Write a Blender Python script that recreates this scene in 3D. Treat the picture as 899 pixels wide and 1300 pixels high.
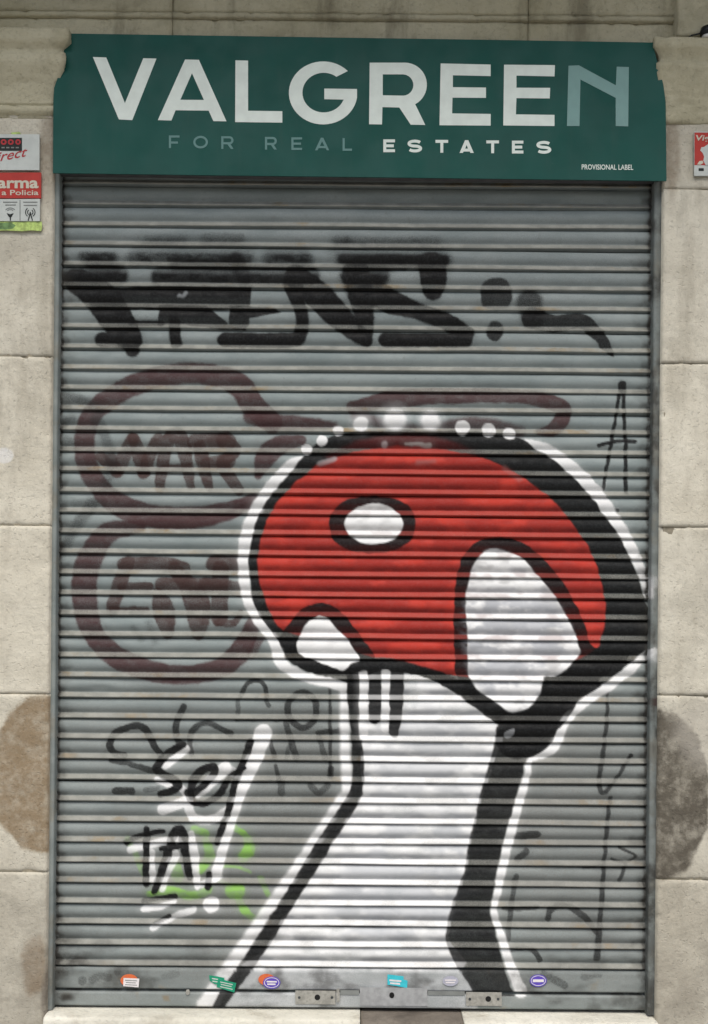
import bpy, math
import numpy as np
from mathutils import Matrix

# ------------------------------------------------------------------ scene, camera, light
for o in list(bpy.data.objects):
    bpy.data.objects.remove(o)
SC = bpy.context.scene
COL = SC.collection
S = 0.0031                      # metres per photo pixel on the shutter plane (y = 0)
W, H = 899.0, 1300.0
D = 4.6                         # camera distance from the shutter plane
TH = math.radians(0.5)          # the photographer's roll
ZC = 0.16 + (1281 - 650) * S    # height of the picture's centre
CZ = 0.16 + (1281 - 800) * S    # height of the lens
CT, ST = math.cos(TH), math.sin(TH)
CX = ST * (ZC - CZ)

cd = bpy.data.cameras.new('camera')
cam = bpy.data.objects.new('camera', cd)
COL.objects.link(cam)
cd.sensor_fit = 'VERTICAL'
cd.sensor_height = 36.0
cd.lens = 36.0 * D / (H * S)
cd.shift_y = (ZC - CZ) / (H * S)
cd.clip_start = 0.05
cd.clip_end = 500
cam.matrix_world = Matrix.Translation((CX, -D, CZ)) @ Matrix.Rotation(math.pi / 2, 4, 'X') @ Matrix.Rotation(TH, 4, 'Z')
SC.camera = cam

wd = bpy.data.worlds.new('World')
SC.world = wd
wd.use_nodes = True
wn = wd.node_tree.nodes
bg = wn['Background']
sky = wn.new('ShaderNodeTexSky')
sky.sky_type = 'NISHITA'
sky.sun_disc = False
SUN_EL, SUN_AZ = math.radians(58), math.radians(12)
sky.sun_elevation = SUN_EL
sky.sun_rotation = math.pi - SUN_AZ
sky.air_density = 1.0
sky.dust_density = 3.5
sky.ozone_density = 0.4
wd.node_tree.links.new(sky.outputs[0], bg.inputs[0])
bg.inputs[1].default_value = 0.075

sl = bpy.data.lights.new('sun', 'SUN')
sl.energy = 1.5
sl.angle = math.radians(50)
sl.color = (1.0, 0.985, 0.93)
sun = bpy.data.objects.new('sun', sl)
COL.objects.link(sun)
sun.rotation_euler = (math.pi / 2 - SUN_EL, 0, -SUN_AZ)
sun.location = (0, -6, 8)

SC.view_settings.view_transform = 'Standard'
SC.view_settings.look = 'None'
SC.view_settings.gamma = 1.0
SC.view_settings.use_curve_mapping = False
SC.view_settings.exposure = 0.88


# ------------------------------------------------------------------ where things stand
def P(px, py, y=0.0):
    """photo pixel -> (x, z) on the plane at depth y"""
    u, v = px - W / 2, H / 2 - py
    up, vp = u * CT - v * ST, u * ST + v * CT
    k = (D + y) / D
    X = CX + (up * S - CX) * k
    Z = CZ + (vp * S + ZC - CZ) * k
    return X, Z


def to_px(X, Z):
    up, vp = X / S, (Z - ZC) / S
    u, v = up * CT + vp * ST, -up * ST + vp * CT
    return u + W / 2, H / 2 - v


# ------------------------------------------------------------------ noise
def vnoise(x, y, seed=0):
    xi, yi = np.floor(x).astype(np.int64), np.floor(y).astype(np.int64)
    fx, fy = x - xi, y - yi
    fx, fy = fx * fx * (3 - 2 * fx), fy * fy * (3 - 2 * fy)

    def h(a, b):
        n = (a * 374761393 + b * 668265263 + seed * 974711) & 0x7fffffff
        n = ((n ^ (n >> 13)) * 1274126177) & 0x7fffffff
        return ((n ^ (n >> 16)) & 0xffff) / 65535.0
    return (h(xi, yi) * (1 - fx) + h(xi + 1, yi) * fx) * (1 - fy) + (h(xi, yi + 1) * (1 - fx) + h(xi + 1, yi + 1) * fx) * fy


def fbm(x, y, seed=0, n=3):
    a, t, w = 0, 0, 1.0
    for i in range(n):
        a = a + w * vnoise(x * 2 ** i, y * 2 ** i, seed + 17 * i)
        t += w
        w *= 0.5
    return a / t


def sstep(a, b, x):
    t = np.clip((x - a) / (b - a), 0, 1)
    return t * t * (3 - 2 * t)


# ------------------------------------------------------------------ material helpers
class NT:
    def __init__(self, name):
        self.m = bpy.data.materials.new(name)
        self.m.use_nodes = True
        self.t = self.m.node_tree
        self.b = self.t.nodes['Principled BSDF']

    def n(self, typ, **kw):
        nd = self.t.nodes.new(typ)
        for k, v in kw.items():
            if k.startswith('i_'):
                key = k[2:]
                key = int(key) if key.isdigit() else key.replace('_', ' ')
                nd.inputs[key].default_value = v
            else:
                setattr(nd, k, v)
        return nd

    def l(self, a, b):
        self.t.links.new(a, b)

    def noise(self, vec, scale, detail=4, rough=0.55, dist=0.0):
        nd = self.n('ShaderNodeTexNoise')
        nd.inputs['Scale'].default_value = scale
        nd.inputs['Detail'].default_value = detail
        nd.inputs['Roughness'].default_value = rough
        nd.inputs['Distortion'].default_value = dist
        if vec is not None:
            self.l(vec, nd.inputs['Vector'])
        return nd.outputs[0]

    def mapr(self, v, a, b, c=0.0, d=1.0):
        nd = self.n('ShaderNodeMapRange')
        nd.interpolation_type = 'SMOOTHSTEP'
        self.l(v, nd.inputs[0])
        for i, x in enumerate((a, b, c, d)):
            nd.inputs[i + 1].default_value = x
        return nd.outputs[0]

    def math(self, op, a, b=None):
        nd = self.n('ShaderNodeMath', operation=op)
        for i, x in enumerate((a, b)):
            if x is None:
                continue
            if hasattr(x, 'default_value'):
                self.l(x, nd.inputs[i])
            else:
                nd.inputs[i].default_value = x
        return nd.outputs[0]

    def mix(self, f, a, b, mode='MIX'):
        nd = self.n('ShaderNodeMix', data_type='RGBA', blend_type=mode)
        for i, x in ((0, f), (6, a), (7, b)):
            if hasattr(x, 'default_value'):
                self.l(x, nd.inputs[i])
            elif i == 0:
                nd.inputs[0].default_value = x
            else:
                nd.inputs[i].default_value = (*x, 1)
        return nd.outputs[2]

    def pos(self, sx=1, sy=1, sz=1):
        g = self.n('ShaderNodeNewGeometry')
        mp = self.n('ShaderNodeMapping')
        mp.inputs['Scale'].default_value = (sx, sy, sz)
        self.l(g.outputs['Position'], mp.inputs[0])
        return mp.outputs[0]

    def bump(self, h, strength, dist):
        nd = self.n('ShaderNodeBump')
        nd.inputs['Strength'].default_value = strength
        nd.inputs['Distance'].default_value = dist
        self.l(h, nd.inputs['Height'])
        self.l(nd.outputs[0], self.b.inputs['Normal'])

    def out(self, col=None, rough=0.6, metal=0.0, spec=0.5):
        if col is not None:
            if hasattr(col, 'default_value'):
                self.l(col, self.b.inputs['Base Color'])
            else:
                self.b.inputs['Base Color'].default_value = (*col, 1)
        if hasattr(rough, 'default_value'):
            self.l(rough, self.b.inputs['Roughness'])
        else:
            self.b.inputs['Roughness'].default_value = rough
        self.b.inputs['Metallic'].default_value = metal
        self.b.inputs['Specular IOR Level'].default_value = spec
        return self.m


def simple(name, col, rough=0.55, var=0.12, scale=30.0, bump=0.0, metal=0.0):
    t = NT(name)
    p = t.pos()
    f = t.noise(p, scale, 4)
    c = t.mix(t.mapr(f, 0.3, 0.7), tuple(x * (1 - var) for x in col), tuple(min(1, x * (1 + var)) for x in col))
    if bump:
        t.bump(t.noise(p, scale * 8, 3), bump, 0.002)
    return t.out(c, rough, metal, 0.25)


def shutter_material():
    t = NT('painted_shutter_steel')
    at = t.n('ShaderNodeAttribute', attribute_name='paint')
    sf = t.n('ShaderNodeAttribute', attribute_name='surface')
    sep = t.n('ShaderNodeSeparateColor')
    t.l(sf.outputs['Color'], sep.inputs[0])
    ledge, grime_shade, rustm = sep.outputs[0], sep.outputs[1], sep.outputs[2]
    ps = t.pos(1.2, 1.2, 4)
    pf = t.pos()
    base = t.mix(t.mapr(t.noise(ps, 3.0, 5), 0.3, 0.7), (0.210, 0.248, 0.246), (0.285, 0.322, 0.316))
    base = t.mix(t.mapr(t.noise(pf, 55, 4, 0.7), 0.55, 0.8, 0, 0.45), base, (0.17, 0.17, 0.16))
    dust = t.mix(t.mapr(t.noise(pf, 14, 4), 0.35, 0.7), (0.245, 0.242, 0.212), (0.35, 0.343, 0.30))
    col = t.mix(t.math('MULTIPLY', ledge, 0.85), base, dust)
    rn = t.math('MULTIPLY', t.mapr(t.noise(pf, 7.5, 5, 0.65), 0.50, 0.66), t.math('MULTIPLY', rustm, 0.6))
    col = t.mix(rn, col, (0.27, 0.175, 0.062))
    pn = t.mapr(t.noise(pf, 120, 3, 0.7), 0.25, 0.6, 0.95, 1.0)
    al = at.outputs['Alpha']
    edge = t.math('MULTIPLY', al, t.math('SUBTRACT', 1.0, al))
    gr = t.math('MULTIPLY', t.math('SUBTRACT', t.noise(pf, 260, 2, 0.7), 0.5), 5.0)
    pa = t.math('ADD', al, t.math('MULTIPLY', edge, gr))
    pa.node.use_clamp = True
    pa = t.math('MULTIPLY', pa, pn)
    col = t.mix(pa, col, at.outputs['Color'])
    # runs of dirt and dust over everything, plus shade painted in at gaps
    gg = t.math('MULTIPLY', grime_shade, t.mapr(t.noise(t.pos(1, 1, 1), 16, 5, 0.7), 0.25, 0.6, 0.35, 1.0))
    col = t.mix(gg, col, (0.045, 0.043, 0.038))
    fl = t.mapr(t.noise(pf, 60, 5, 0.75), 0.69, 0.76, 0, 0.25)
    col = t.mix(fl, col, (0.30, 0.29, 0.27))
    ro = t.mapr(t.noise(pf, 22, 4), 0.3, 0.7, 0.50, 0.72)
    t.bump(t.noise(t.pos(1, 1, 1), 150, 3, 0.6), 0.16, 0.002)
    return t.out(col, ro, 0.0, 0.16)


def patch_mask(t, c, r, seed, soft=0.12, warp=0.25):
    """a soft-edged blot on the wall, centre and radii in photo pixels"""
    cx, cz = P(c[0], c[1], -0.08)
    g = t.n('ShaderNodeNewGeometry')
    mp = t.n('ShaderNodeMapping', vector_type='POINT')
    sx, sz = 1 / (r[0] * S), 1 / (r[1] * S)
    mp.inputs['Scale'].default_value = (sx, 0, sz)
    mp.inputs['Location'].default_value = (-cx * sx, 0, -cz * sz)
    t.l(g.outputs['Position'], mp.inputs[0])
    ln = t.n('ShaderNodeVectorMath', operation='LENGTH')
    t.l(mp.outputs[0], ln.inputs[0])
    off = t.n('ShaderNodeMapping')
    off.inputs['Location'].default_value = (seed * 3.1, seed * 1.7, 0)
    t.l(g.outputs['Position'], off.inputs[0])
    nz = t.noise(off.outputs[0], 7.0, 5, 0.65)
    d = t.math('ADD', ln.outputs['Value'], t.math('MULTIPLY', t.math('SUBTRACT', nz, 0.5), warp * 2))
    return t.mapr(d, 1 - soft, 1 + soft, 1.0, 0.0)


def stone_material(name, a, b, patches=False, dark=(0.16, 0.135, 0.095), darkamt=0.55):
    t = NT(name)
    p = t.pos()
    oi = t.n('ShaderNodeObjectInfo')
    c = t.mix(t.mapr(t.noise(p, 2.2, 6, 0.6, 0.4), 0.3, 0.7), a, b)
    c = t.mix(t.mapr(t.noise(p, 9, 5, 0.65), 0.45, 0.75, 0, 0.35), c, tuple(x * 0.72 for x in a))
    c = t.mix(t.mapr(t.noise(p, 60, 4, 0.7), 0.52, 0.75, 0, 0.4), c, tuple(x * 0.65 for x in a))
    c = t.mix(t.mapr(t.noise(p, 130, 3, 0.7), 0.6, 0.75, 0, 0.35), c, tuple(min(1, x * 1.25) for x in b))
    c = t.mix(t.mapr(t.noise(p, 3.3, 7, 0.72, 0.8), 0.50, 0.62, 0, 0.30), c, tuple(x * 0.66 for x in a))
    c = t.mix(t.mapr(t.noise(p, 6.1, 7, 0.75, 0.5), 0.58, 0.68, 0, 0.4), c, tuple(min(0.8, x * 1.12) for x in b))
    st = t.noise(t.pos(5.0, 5.0, 1.1), 1.3, 6, 0.65)
    c = t.mix(t.mapr(st, 0.52, 0.74, 0, darkamt), c, dark)
    tone = t.math('MULTIPLY_ADD', oi.outputs['Random'], 0.16)
    tone.node.inputs[2].default_value = 0.92
    mulc = t.n('ShaderNodeVectorMath', operation='SCALE')
    t.l(c, mulc.inputs[0])
    t.l(tone, mulc.inputs['Scale'])
    c = mulc.outputs[0]
    h = t.math('ADD', t.noise(p, 26, 6, 0.7), t.math('MULTIPLY', t.mapr(t.noise(p, 85, 3, 0.6), 0.58, 0.7), -0.35))
    if patches:
        sx = t.n('ShaderNodeSeparateXYZ')
        t.l(p, sx.inputs[0])
        splash = t.mapr(sx.outputs[2], 0.25, 1.05, 0.75, 0.0)
        splash = t.math('MULTIPLY', splash, t.mapr(t.noise(p, 5, 6, 0.7), 0.28, 0.62, 0.35, 1.0))
        c = t.mix(splash, c, (0.26, 0.235, 0.19))
        for cc, rr, colr, amt, sd, so, wa in (
                ((836, 1010), (66, 106), (0.090, 0.078, 0.060), 0.95, 1, 0.045, 0.17),
                ((898, 930), (40, 44), (0.46, 0.43, 0.37), 0.55, 5, 0.4, 0.3),
                ((62, 985), (76, 100), (0.23, 0.165, 0.095), 0.9, 2, 0.04, 0.17),
                ((44, 1228), (15, 36), (0.20, 0.145, 0.09), 0.7, 3, 0.25, 0.75),
                ((62, 1268), (9, 40), (0.12, 0.10, 0.08), 0.7, 4, 0.3, 0.3),
                ((62, 190), (13, 60), (0.20, 0.15, 0.10), 0.6, 8, 0.4, 0.4),
                ((853, 195), (10, 50), (0.20, 0.15, 0.10), 0.6, 9, 0.4, 0.4),
                ((5, 578), (12, 10), (0.70, 0.69, 0.66), 0.9, 6, 0.15, 0.15)):
            m = patch_mask(t, cc, rr, sd, so, wa)
            mm = t.math('MULTIPLY', m, t.mapr(t.noise(p, 18, 5, 0.7), 0.25, 0.62, amt * 0.52, amt))
            c = t.mix(mm, c, colr)
    c = t.mix(t.mapr(t.noise(p, 34, 5, 0.75), 0.62, 0.74, 0, 0.35), c, tuple(x * 0.6 for x in a))
    t.bump(h, 0.65, 0.009)
    return t.out(c, 0.9, 0.0, 0.2)


M = {}
M['shutter'] = shutter_material()
M['stone'] = stone_material('pier_limestone', (0.525, 0.487, 0.395), (0.645, 0.61, 0.51), True, (0.2, 0.17, 0.12), 0.32)
M['stone_high'] = stone_material('lintel_limestone', (0.43, 0.395, 0.27), (0.54, 0.505, 0.37), False, (0.13, 0.115, 0.075), 0.6)
M['sill'] = stone_material('threshold_marble', (0.55, 0.53, 0.45), (0.66, 0.64, 0.56), False, (0.25, 0.21, 0.15), 0.5)
M['cement'] = stone_material('broken_cement', (0.135, 0.115, 0.095), (0.20, 0.175, 0.145), False, (0.07, 0.06, 0.05), 0.6)
M['mortar'] = simple('mortar', (0.27, 0.24, 0.18), 0.95, 0.2, 40, 0.3)
M['paving'] = stone_material('paving_stone', (0.22, 0.21, 0.19), (0.30, 0.285, 0.26), False, (0.10, 0.09, 0.08), 0.5)
M['green'] = simple('green_sign_panel', (0.0055, 0.072, 0.058), 0.55, 0.12, 9)
def sign_green():
    t = NT('green_sign_panel')
    p = t.pos()
    c = t.mix(t.mapr(t.noise(p, 5, 5, 0.6), 0.3, 0.7), (0.005, 0.066, 0.053), (0.0065, 0.078, 0.063))
    c = t.mix(t.mapr(t.noise(t.pos(9, 9, 0.9), 2.0, 6, 0.7), 0.52, 0.80, 0, 0.22), c, (0.045, 0.085, 0.07))
    c = t.mix(t.mapr(t.noise(p, 110, 4, 0.7), 0.62, 0.75, 0, 0.25), c, (0.05, 0.10, 0.085))
    return t.out(c, t.mapr(t.noise(p, 7, 5), 0.3, 0.7, 0.42, 0.62), 0.0, 0.22)


M['green'] = sign_green()
M['sign_under'] = simple('sign_return_metal', (0.10, 0.10, 0.105), 0.6, 0.15, 20)
M['vinyl_white'] = simple('white_vinyl', (0.74, 0.81, 0.75), 0.5, 0.05, 20)
M['vinyl_teal'] = simple('pale_teal_vinyl', (0.20, 0.345, 0.325), 0.5, 0.04, 20)
M['vinyl_dim'] = simple('dim_teal_vinyl', (0.125, 0.25, 0.235), 0.5, 0.04, 20)
M['plate_white'] = simple('white_plastic_plate', (0.52, 0.55, 0.52), 0.45, 0.06, 25)
M['plate_red'] = simple('red_plastic_plate', (0.42, 0.035, 0.025), 0.45, 0.08, 25)
M['print_black'] = simple('black_print', (0.012, 0.016, 0.014), 0.5, 0.1, 25)
M['print_red'] = simple('red_print', (0.40, 0.03, 0.035), 0.5, 0.1, 25)
M['print_cream'] = simple('cream_print', (0.55, 0.52, 0.42), 0.5, 0.05, 25)
M['print_grey'] = simple('grey_print', (0.20, 0.21, 0.20), 0.5, 0.1, 25)
M['tape'] = simple('yellow_green_tape', (0.42, 0.55, 0.16), 0.35, 0.35, 55)
M['tape_green'] = simple('dull_green_tape', (0.14, 0.24, 0.09), 0.35, 0.35, 55)
M['steel_dark'] = simple('dark_steel', (0.05, 0.055, 0.058), 0.5, 0.3, 30, 0.1)
M['steel_lock'] = simple('worn_lock_steel', (0.30, 0.292, 0.262), 0.45, 0.2, 60, 0.1)
M['plate_steel'] = simple('pale_worn_steel', (0.34, 0.345, 0.345), 0.5, 0.14, 40, 0.1)
M['hole'] = simple('keyhole_black', (0.01, 0.01, 0.01), 0.8, 0.1, 30)
M['st_orange'] = simple('orange_sticker', (0.62, 0.14, 0.05), 0.5, 0.1, 60)
M['st_white'] = simple('white_sticker', (0.72, 0.68, 0.68), 0.5, 0.06, 60)
M['st_green'] = simple('green_sticker', (0.015, 0.27, 0.15), 0.5, 0.15, 60)
M['st_purple'] = simple('purple_sticker', (0.11, 0.07, 0.42), 0.5, 0.1, 60)
M['st_cyan'] = simple('cyan_sticker', (0.05, 0.50, 0.58), 0.5, 0.1, 60)
M['st_faint'] = simple('faded_lavender_sticker', (0.40, 0.40, 0.47), 0.6, 0.1, 80)
M['lamp_black'] = simple('black_lamp_housing', (0.012, 0.014, 0.018), 0.25, 0.1, 20)
M['lamp_white'] = simple('pale_lamp_rim', (0.62, 0.62, 0.60), 0.4, 0.1, 20)


# ------------------------------------------------------------------ mesh helpers
def tag(o, label=None, cat=None, group=None, kind=None):
    if label: o['label'] = label
    if cat: o['category'] = cat
    if group: o['group'] = group
    if kind: o['kind'] = kind
    return o


def empty(name, loc, label, cat, group=None):
    o = bpy.data.objects.new(name, None)
    o.empty_display_size = 0.1
    COL.objects.link(o)
    o.location = loc
    return tag(o, label, cat, group)


def link(name, me, mat, parent=None, smooth=False):
    o = bpy.data.objects.new(name, me)
    COL.objects.link(o)
    if mat is not None and not me.materials:
        me.materials.append(mat)
    if smooth:
        me.polygons.foreach_set('use_smooth', [True] * len(me.polygons))
    if parent is not None:
        o.parent = parent
        bpy.context.view_layer.update()
        o.matrix_parent_inverse = parent.matrix_world.inverted()
    return o


def mesh(name, V, F):
    me = bpy.data.meshes.new(name)
    me.from_pydata([tuple(v) for v in V], [], [tuple(f) for f in F])
    me.update()
    return me


def grid_mesh(name, Vg):
    """Vg: (rows, cols, 3) array -> quad sheet, fast"""
    R, C = Vg.shape[:2]
    me = bpy.data.meshes.new(name)
    idx = np.arange(R * C).reshape(R, C)
    q = np.stack([idx[:-1, :-1], idx[1:, :-1], idx[1:, 1:], idx[:-1, 1:]], -1).reshape(-1, 4)
    me.vertices.add(R * C)
    me.vertices.foreach_set('co', Vg.reshape(-1).astype(np.float32))
    me.loops.add(q.size)
    me.loops.foreach_set('vertex_index', q.reshape(-1).astype(np.int32))
    me.polygons.add(len(q))
    me.polygons.foreach_set('loop_start', np.arange(0, q.size, 4, dtype=np.int32))
    me.polygons.foreach_set('use_smooth', np.ones(len(q), dtype=bool))
    me.update(calc_edges=True)
    return me


def box(x0, x1, y0, y1, z0, z1, bev=0.0):
    """box, bevelled on its edges when bev > 0 -> mesh"""
    import bmesh
    bm = bmesh.new()
    bmesh.ops.create_cube(bm, size=1.0)
    for v in bm.verts:
        v.co = ((x0 + x1) / 2 + v.co.x * (x1 - x0), (y0 + y1) / 2 + v.co.y * (y1 - y0), (z0 + z1) / 2 + v.co.z * (z1 - z0))
    if bev:
        bmesh.ops.bevel(bm, geom=bm.edges[:], offset=bev, segments=2, profile=0.5, affect='EDGES')
    me = bpy.data.meshes.new('box')
    bm.to_mesh(me)
    bm.free()
    return me


def flat_shape(name, loops, depth, thick, mat, parent=None, bevel=0.0, pixels=True):
    """closed outlines (photo pixels on the plane at 'depth'; inner loops are holes) as a thin solid"""
    cu = bpy.data.curves.new(name, 'CURVE')
    cu.dimensions = '2D'
    cu.fill_mode = 'BOTH'
    cu.extrude = thick / 2
    for lp in loops:
        sp = cu.splines.new('POLY')
        sp.points.add(len(lp) - 1)
        for i, q in enumerate(lp):
            x, z = P(q[0], q[1], depth) if pixels else q
            sp.points[i].co = (x, z, 0, 1)
        sp.use_cyclic_u = True
    tmp = bpy.data.objects.new('tmp', cu)
    me = bpy.data.meshes.new_from_object(tmp)
    bpy.data.objects.remove(tmp)
    bpy.data.curves.remove(cu)
    # local (x, y, z) -> world (x, -z, y)
    me.transform(Matrix(((1, 0, 0, 0), (0, 0, -1, depth), (0, 1, 0, 0), (0, 0, 0, 1))))
    me.update()
    me.materials.clear()
    return link(name, me, mat, parent)


def text_shape(name, body, x0, x1, ybase, cap, depth, thick, mat, parent=None, shear=0.0, rot=0.0, bold=0.0):
    """lettering between photo pixels x0..x1, standing on ybase, 'cap' pixels tall"""
    cu = bpy.data.curves.new(name, 'FONT')
    cu.body = body
    cu.size = 1.0
    cu.shear = shear
    cu.offset = bold
    cu.resolution_u = 3
    tmp = bpy.data.objects.new('tmp', cu)
    me = bpy.data.meshes.new_from_object(tmp)
    bpy.data.objects.remove(tmp)
    bpy.data.curves.remove(cu)
    n = len(me.vertices)
    co = np.empty(n * 3, dtype=np.float32)
    me.vertices.foreach_get('co', co)
    co = co.reshape(-1, 3)
    xa, xb = co[:, 0].min(), co[:, 0].max()
    ref = 0.72
    px = x0 + (co[:, 0] - xa) / (xb - xa) * (x1 - x0)
    py = ybase - co[:, 1] / ref * cap - (px - x0) * math.tan(rot)
    out = np.empty_like(co)
    for i in range(n):
        X, Z = P(px[i], py[i], depth)
        out[i] = (X, depth - thick, Z)
    me.vertices.foreach_set('co', out.reshape(-1))
    me.update()
    me.materials.clear()
    return link(name, me, mat, parent)


def arc(cx, cy, rx, ry, a0, a1, n=20):
    """degrees, 0 = right, 90 = up (picture)"""
    return [(cx + rx * math.cos(math.radians(a0 + (a1 - a0) * i / n)), cy - ry * math.sin(math.radians(a0 + (a1 - a0) * i / n))) for i in range(n + 1)]


# ------------------------------------------------------------------ spray paint, evaluated at points of the steel
def catmull(pts, closed=False, n=6):
    p = np.array(pts, float)
    N = len(p)
    out = []
    rng = range(N) if closed else range(N - 1)
    for i in rng:
        if closed:
            a, b, c, d = p[(i - 1) % N], p[i], p[(i + 1) % N], p[(i + 2) % N]
        else:
            a, b, c, d = p[max(i - 1, 0)], p[i], p[i + 1], p[min(i + 2, N - 1)]
        for k in range(n):
            t = k / n
            out.append(0.5 * ((2 * b) + (-a + c) * t + (2 * a - 5 * b + 4 * c - d) * t * t + (-a + 3 * b - 3 * c + d) * t ** 3))
    if not closed:
        out.append(p[-1])
    return np.array(out)


class Painter:
    def __init__(self, x, y, ledge, under, tt):
        self.x0, self.y0 = x, y
        # the hand is not steady
        self.x = x + (fbm(x / 9, y / 9, 3, 2) - 0.5) * 2.6
        self.y = y + (fbm(x / 9, y / 9, 4, 2) - 0.5) * 2.6
        self.ledge, self.under, self.tt = ledge, under, tt
        self.rgb = np.zeros((len(x), 3))
        self.a = np.zeros(len(x))

    def comp(self, sel, cov, col, op, ledge_keep, under_keep):
        if not len(sel):
            return
        k = cov * op
        k = k * (1 - self.ledge[sel] * (1 - ledge_keep)) * (1 - self.under[sel] * (1 - under_keep))
        A = self.a[sel]
        c = np.array(col)
        an = k + A * (1 - k)
        w = np.where(an > 1e-5, k / np.maximum(an, 1e-5), 0)
        self.rgb[sel] = self.rgb[sel] * (1 - w[:, None]) + c[None, :] * w[:, None]
        self.a[sel] = an

    def stroke(self, pts, w, col, op=1.0, soft=1.4, lk=0.55, uk=0.9, smooth=True, upper=None, mot=0.0, spray=0.16):
        if spray and op > 0.5 and not np.isscalar(w) or (spray and np.isscalar(w) and w > 7 and op > 0.5):
            w2 = np.array(w, float) + 5
            self.stroke(pts, float(w2) if np.isscalar(w) else list(w2), col, op * spray, soft + 6.5, lk, uk, smooth, upper, 0.0, 0.0)
        p = np.array(pts, float)
        ws = np.full(len(p), float(w)) if np.isscalar(w) else np.array(w, float)
        if len(p) == 1:
            p = np.vstack([p, p + 0.01])
            ws = np.repeat(ws, 2)
        if smooth and len(p) > 2:
            q = catmull(np.column_stack([p, ws]))
            p, ws = q[:, :2], q[:, 2]
        soft = soft * 0.72 if soft < 2.8 else soft
        r = ws / 2
        m = r.max() + soft * 2 + 3
        sel = np.where((self.x > p[:, 0].min() - m) & (self.x < p[:, 0].max() + m) & (self.y > p[:, 1].min() - m) & (self.y < p[:, 1].max() + m))[0]
        if not len(sel):
            return
        X, Y = self.x[sel], self.y[sel]
        best = np.full(len(sel), 1e9)
        for i in range(len(p) - 1):
            ax, ay = p[i]
            bx, by = p[i + 1]
            dx, dy = bx - ax, by - ay
            L = dx * dx + dy * dy + 1e-9
            t = np.clip(((X - ax) * dx + (Y - ay) * dy) / L, 0, 1)
            d = np.hypot(X - ax - t * dx, Y - ay - t * dy) - (r[i] * (1 - t) + r[i + 1] * t)
            best = np.minimum(best, d)
        cov = 1 - sstep(-soft, soft, best)
        if upper is not None:      # sprayed from below: the upper half of each bulge stays bare
            cov = cov * (upper + (1 - upper) * sstep(3.5, 9.0, self.tt[sel]))
        if mot:
            cov = cov * (1 - mot * sstep(0.40, 0.66, fbm(X / 13, Y / 7, 77, 3)))
        self.comp(sel, cov, col, op, lk, uk)

    def fill(self, pts, col, op=1.0, ou=False, soft=1.3, lk=0.7, uk=0.9, smooth=True, mott=0.0, seed=1, grow=0.0, msc=14.0):
        q = catmull(pts, True, 4) if smooth else np.array(pts, float)
        soft = soft * 0.72 if soft < 2.8 else soft
        m = soft * 2 + 3 + abs(grow)
        sel = np.where((self.x > q[:, 0].min() - m) & (self.x < q[:, 0].max() + m) & (self.y > q[:, 1].min() - m) & (self.y < q[:, 1].max() + m))[0]
        if not len(sel):
            return
        X, Y = self.x[sel], self.y[sel]
        best = np.full(len(sel), 1e9)
        ins = np.zeros(len(sel), bool)
        N = len(q)
        for i in range(N):
            ax, ay = q[i]
            bx, by = q[(i + 1) % N]
            dx, dy = bx - ax, by - ay
            L = dx * dx + dy * dy + 1e-9
            t = np.clip(((X - ax) * dx + (Y - ay) * dy) / L, 0, 1)
            best = np.minimum(best, np.hypot(X - ax - t * dx, Y - ay - t * dy))
            c = (ay > Y) != (by > Y)
            if abs(dy) > 1e-9:
                ins ^= c & (X < ax + dx * (Y - ay) / dy)
        d = np.where(ins, -best, best) - grow
        cov = 1 - sstep(-soft, soft, d)
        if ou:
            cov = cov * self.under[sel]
        if mott:
            n = fbm(X / msc, Y / (msc * 0.55), seed, 3)
            cov = cov * (1 - mott * sstep(0.42, 0.72, n))
        self.comp(sel, cov, col, op, lk, uk)

    def ellipse(self, cx, cy, rx, ry, col, **kw):
        n = kw.pop('n', 24)
        e = kw.pop('e', 1.0)
        pts = []
        for i in range(n):
            a = 2 * math.pi * i / n
            c, s = math.cos(a), math.sin(a)
            pts.append((cx + rx * math.copysign(abs(c) ** e, c), cy + ry * math.copysign(abs(s) ** e, s)))
        self.fill(pts, col, **kw)


BLACK = (0.0055, 0.0055, 0.006)
WHITE = (0.80, 0.80, 0.79)
RED = (0.49, 0.042, 0.027)
MAROON = (0.062, 0.029, 0.030)
GREEN = (0.24, 0.47, 0.09)
SOOT = (0.03, 0.03, 0.03)

CAP = [(317, 700), (326, 660), (343, 630), (369, 600), (384, 581), (397, 567), (413, 557), (440, 550), (480, 547), (540, 547), (600, 549), (640, 553),
       (665, 558), (680, 571), (698, 581), (717, 597), (744, 624), (765, 652), (785, 679), (796, 703), (807, 727), (815, 754), (824, 778), (828, 800), (824, 820), (810, 834), (800, 841),
       (778, 859), (756, 875), (736, 889), (722, 900), (713, 911), (708, 922), (703, 937), (699, 945), (685, 956), (672, 962), (645, 962), (628, 940), (634, 922), (628, 917), (605, 898), (582, 882),
       (559, 868), (536, 859), (513, 855), (480, 853), (455, 862), (440, 867), (420, 860), (400, 856), (378, 847), (363, 835), (360, 822), (352, 811),
       (340, 796), (329, 780), (321, 762), (318, 740), (316, 713)]
REDP = [(329, 700), (336, 669), (350, 642), (360, 630), (371, 617), (386, 606), (398, 594), (411, 587), (425, 582), (445, 576), (469, 571), (502, 567), (540, 568), (569, 572),
        (591, 577), (618, 584), (636, 592), (654, 600), (676, 616), (702, 637), (719, 656), (733, 676), (745, 692), (757, 718), (763, 739), (767, 761), (768, 778),
        (766, 797), (762, 810), (755.6, 823), (720, 845), (690, 858), (640, 860), (600, 859), (582, 858), (559, 852), (536, 845), (501, 836), (473, 834), (430, 820), (361, 800),
        (345, 780), (337, 762), (330, 740), (327, 713)]
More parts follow.
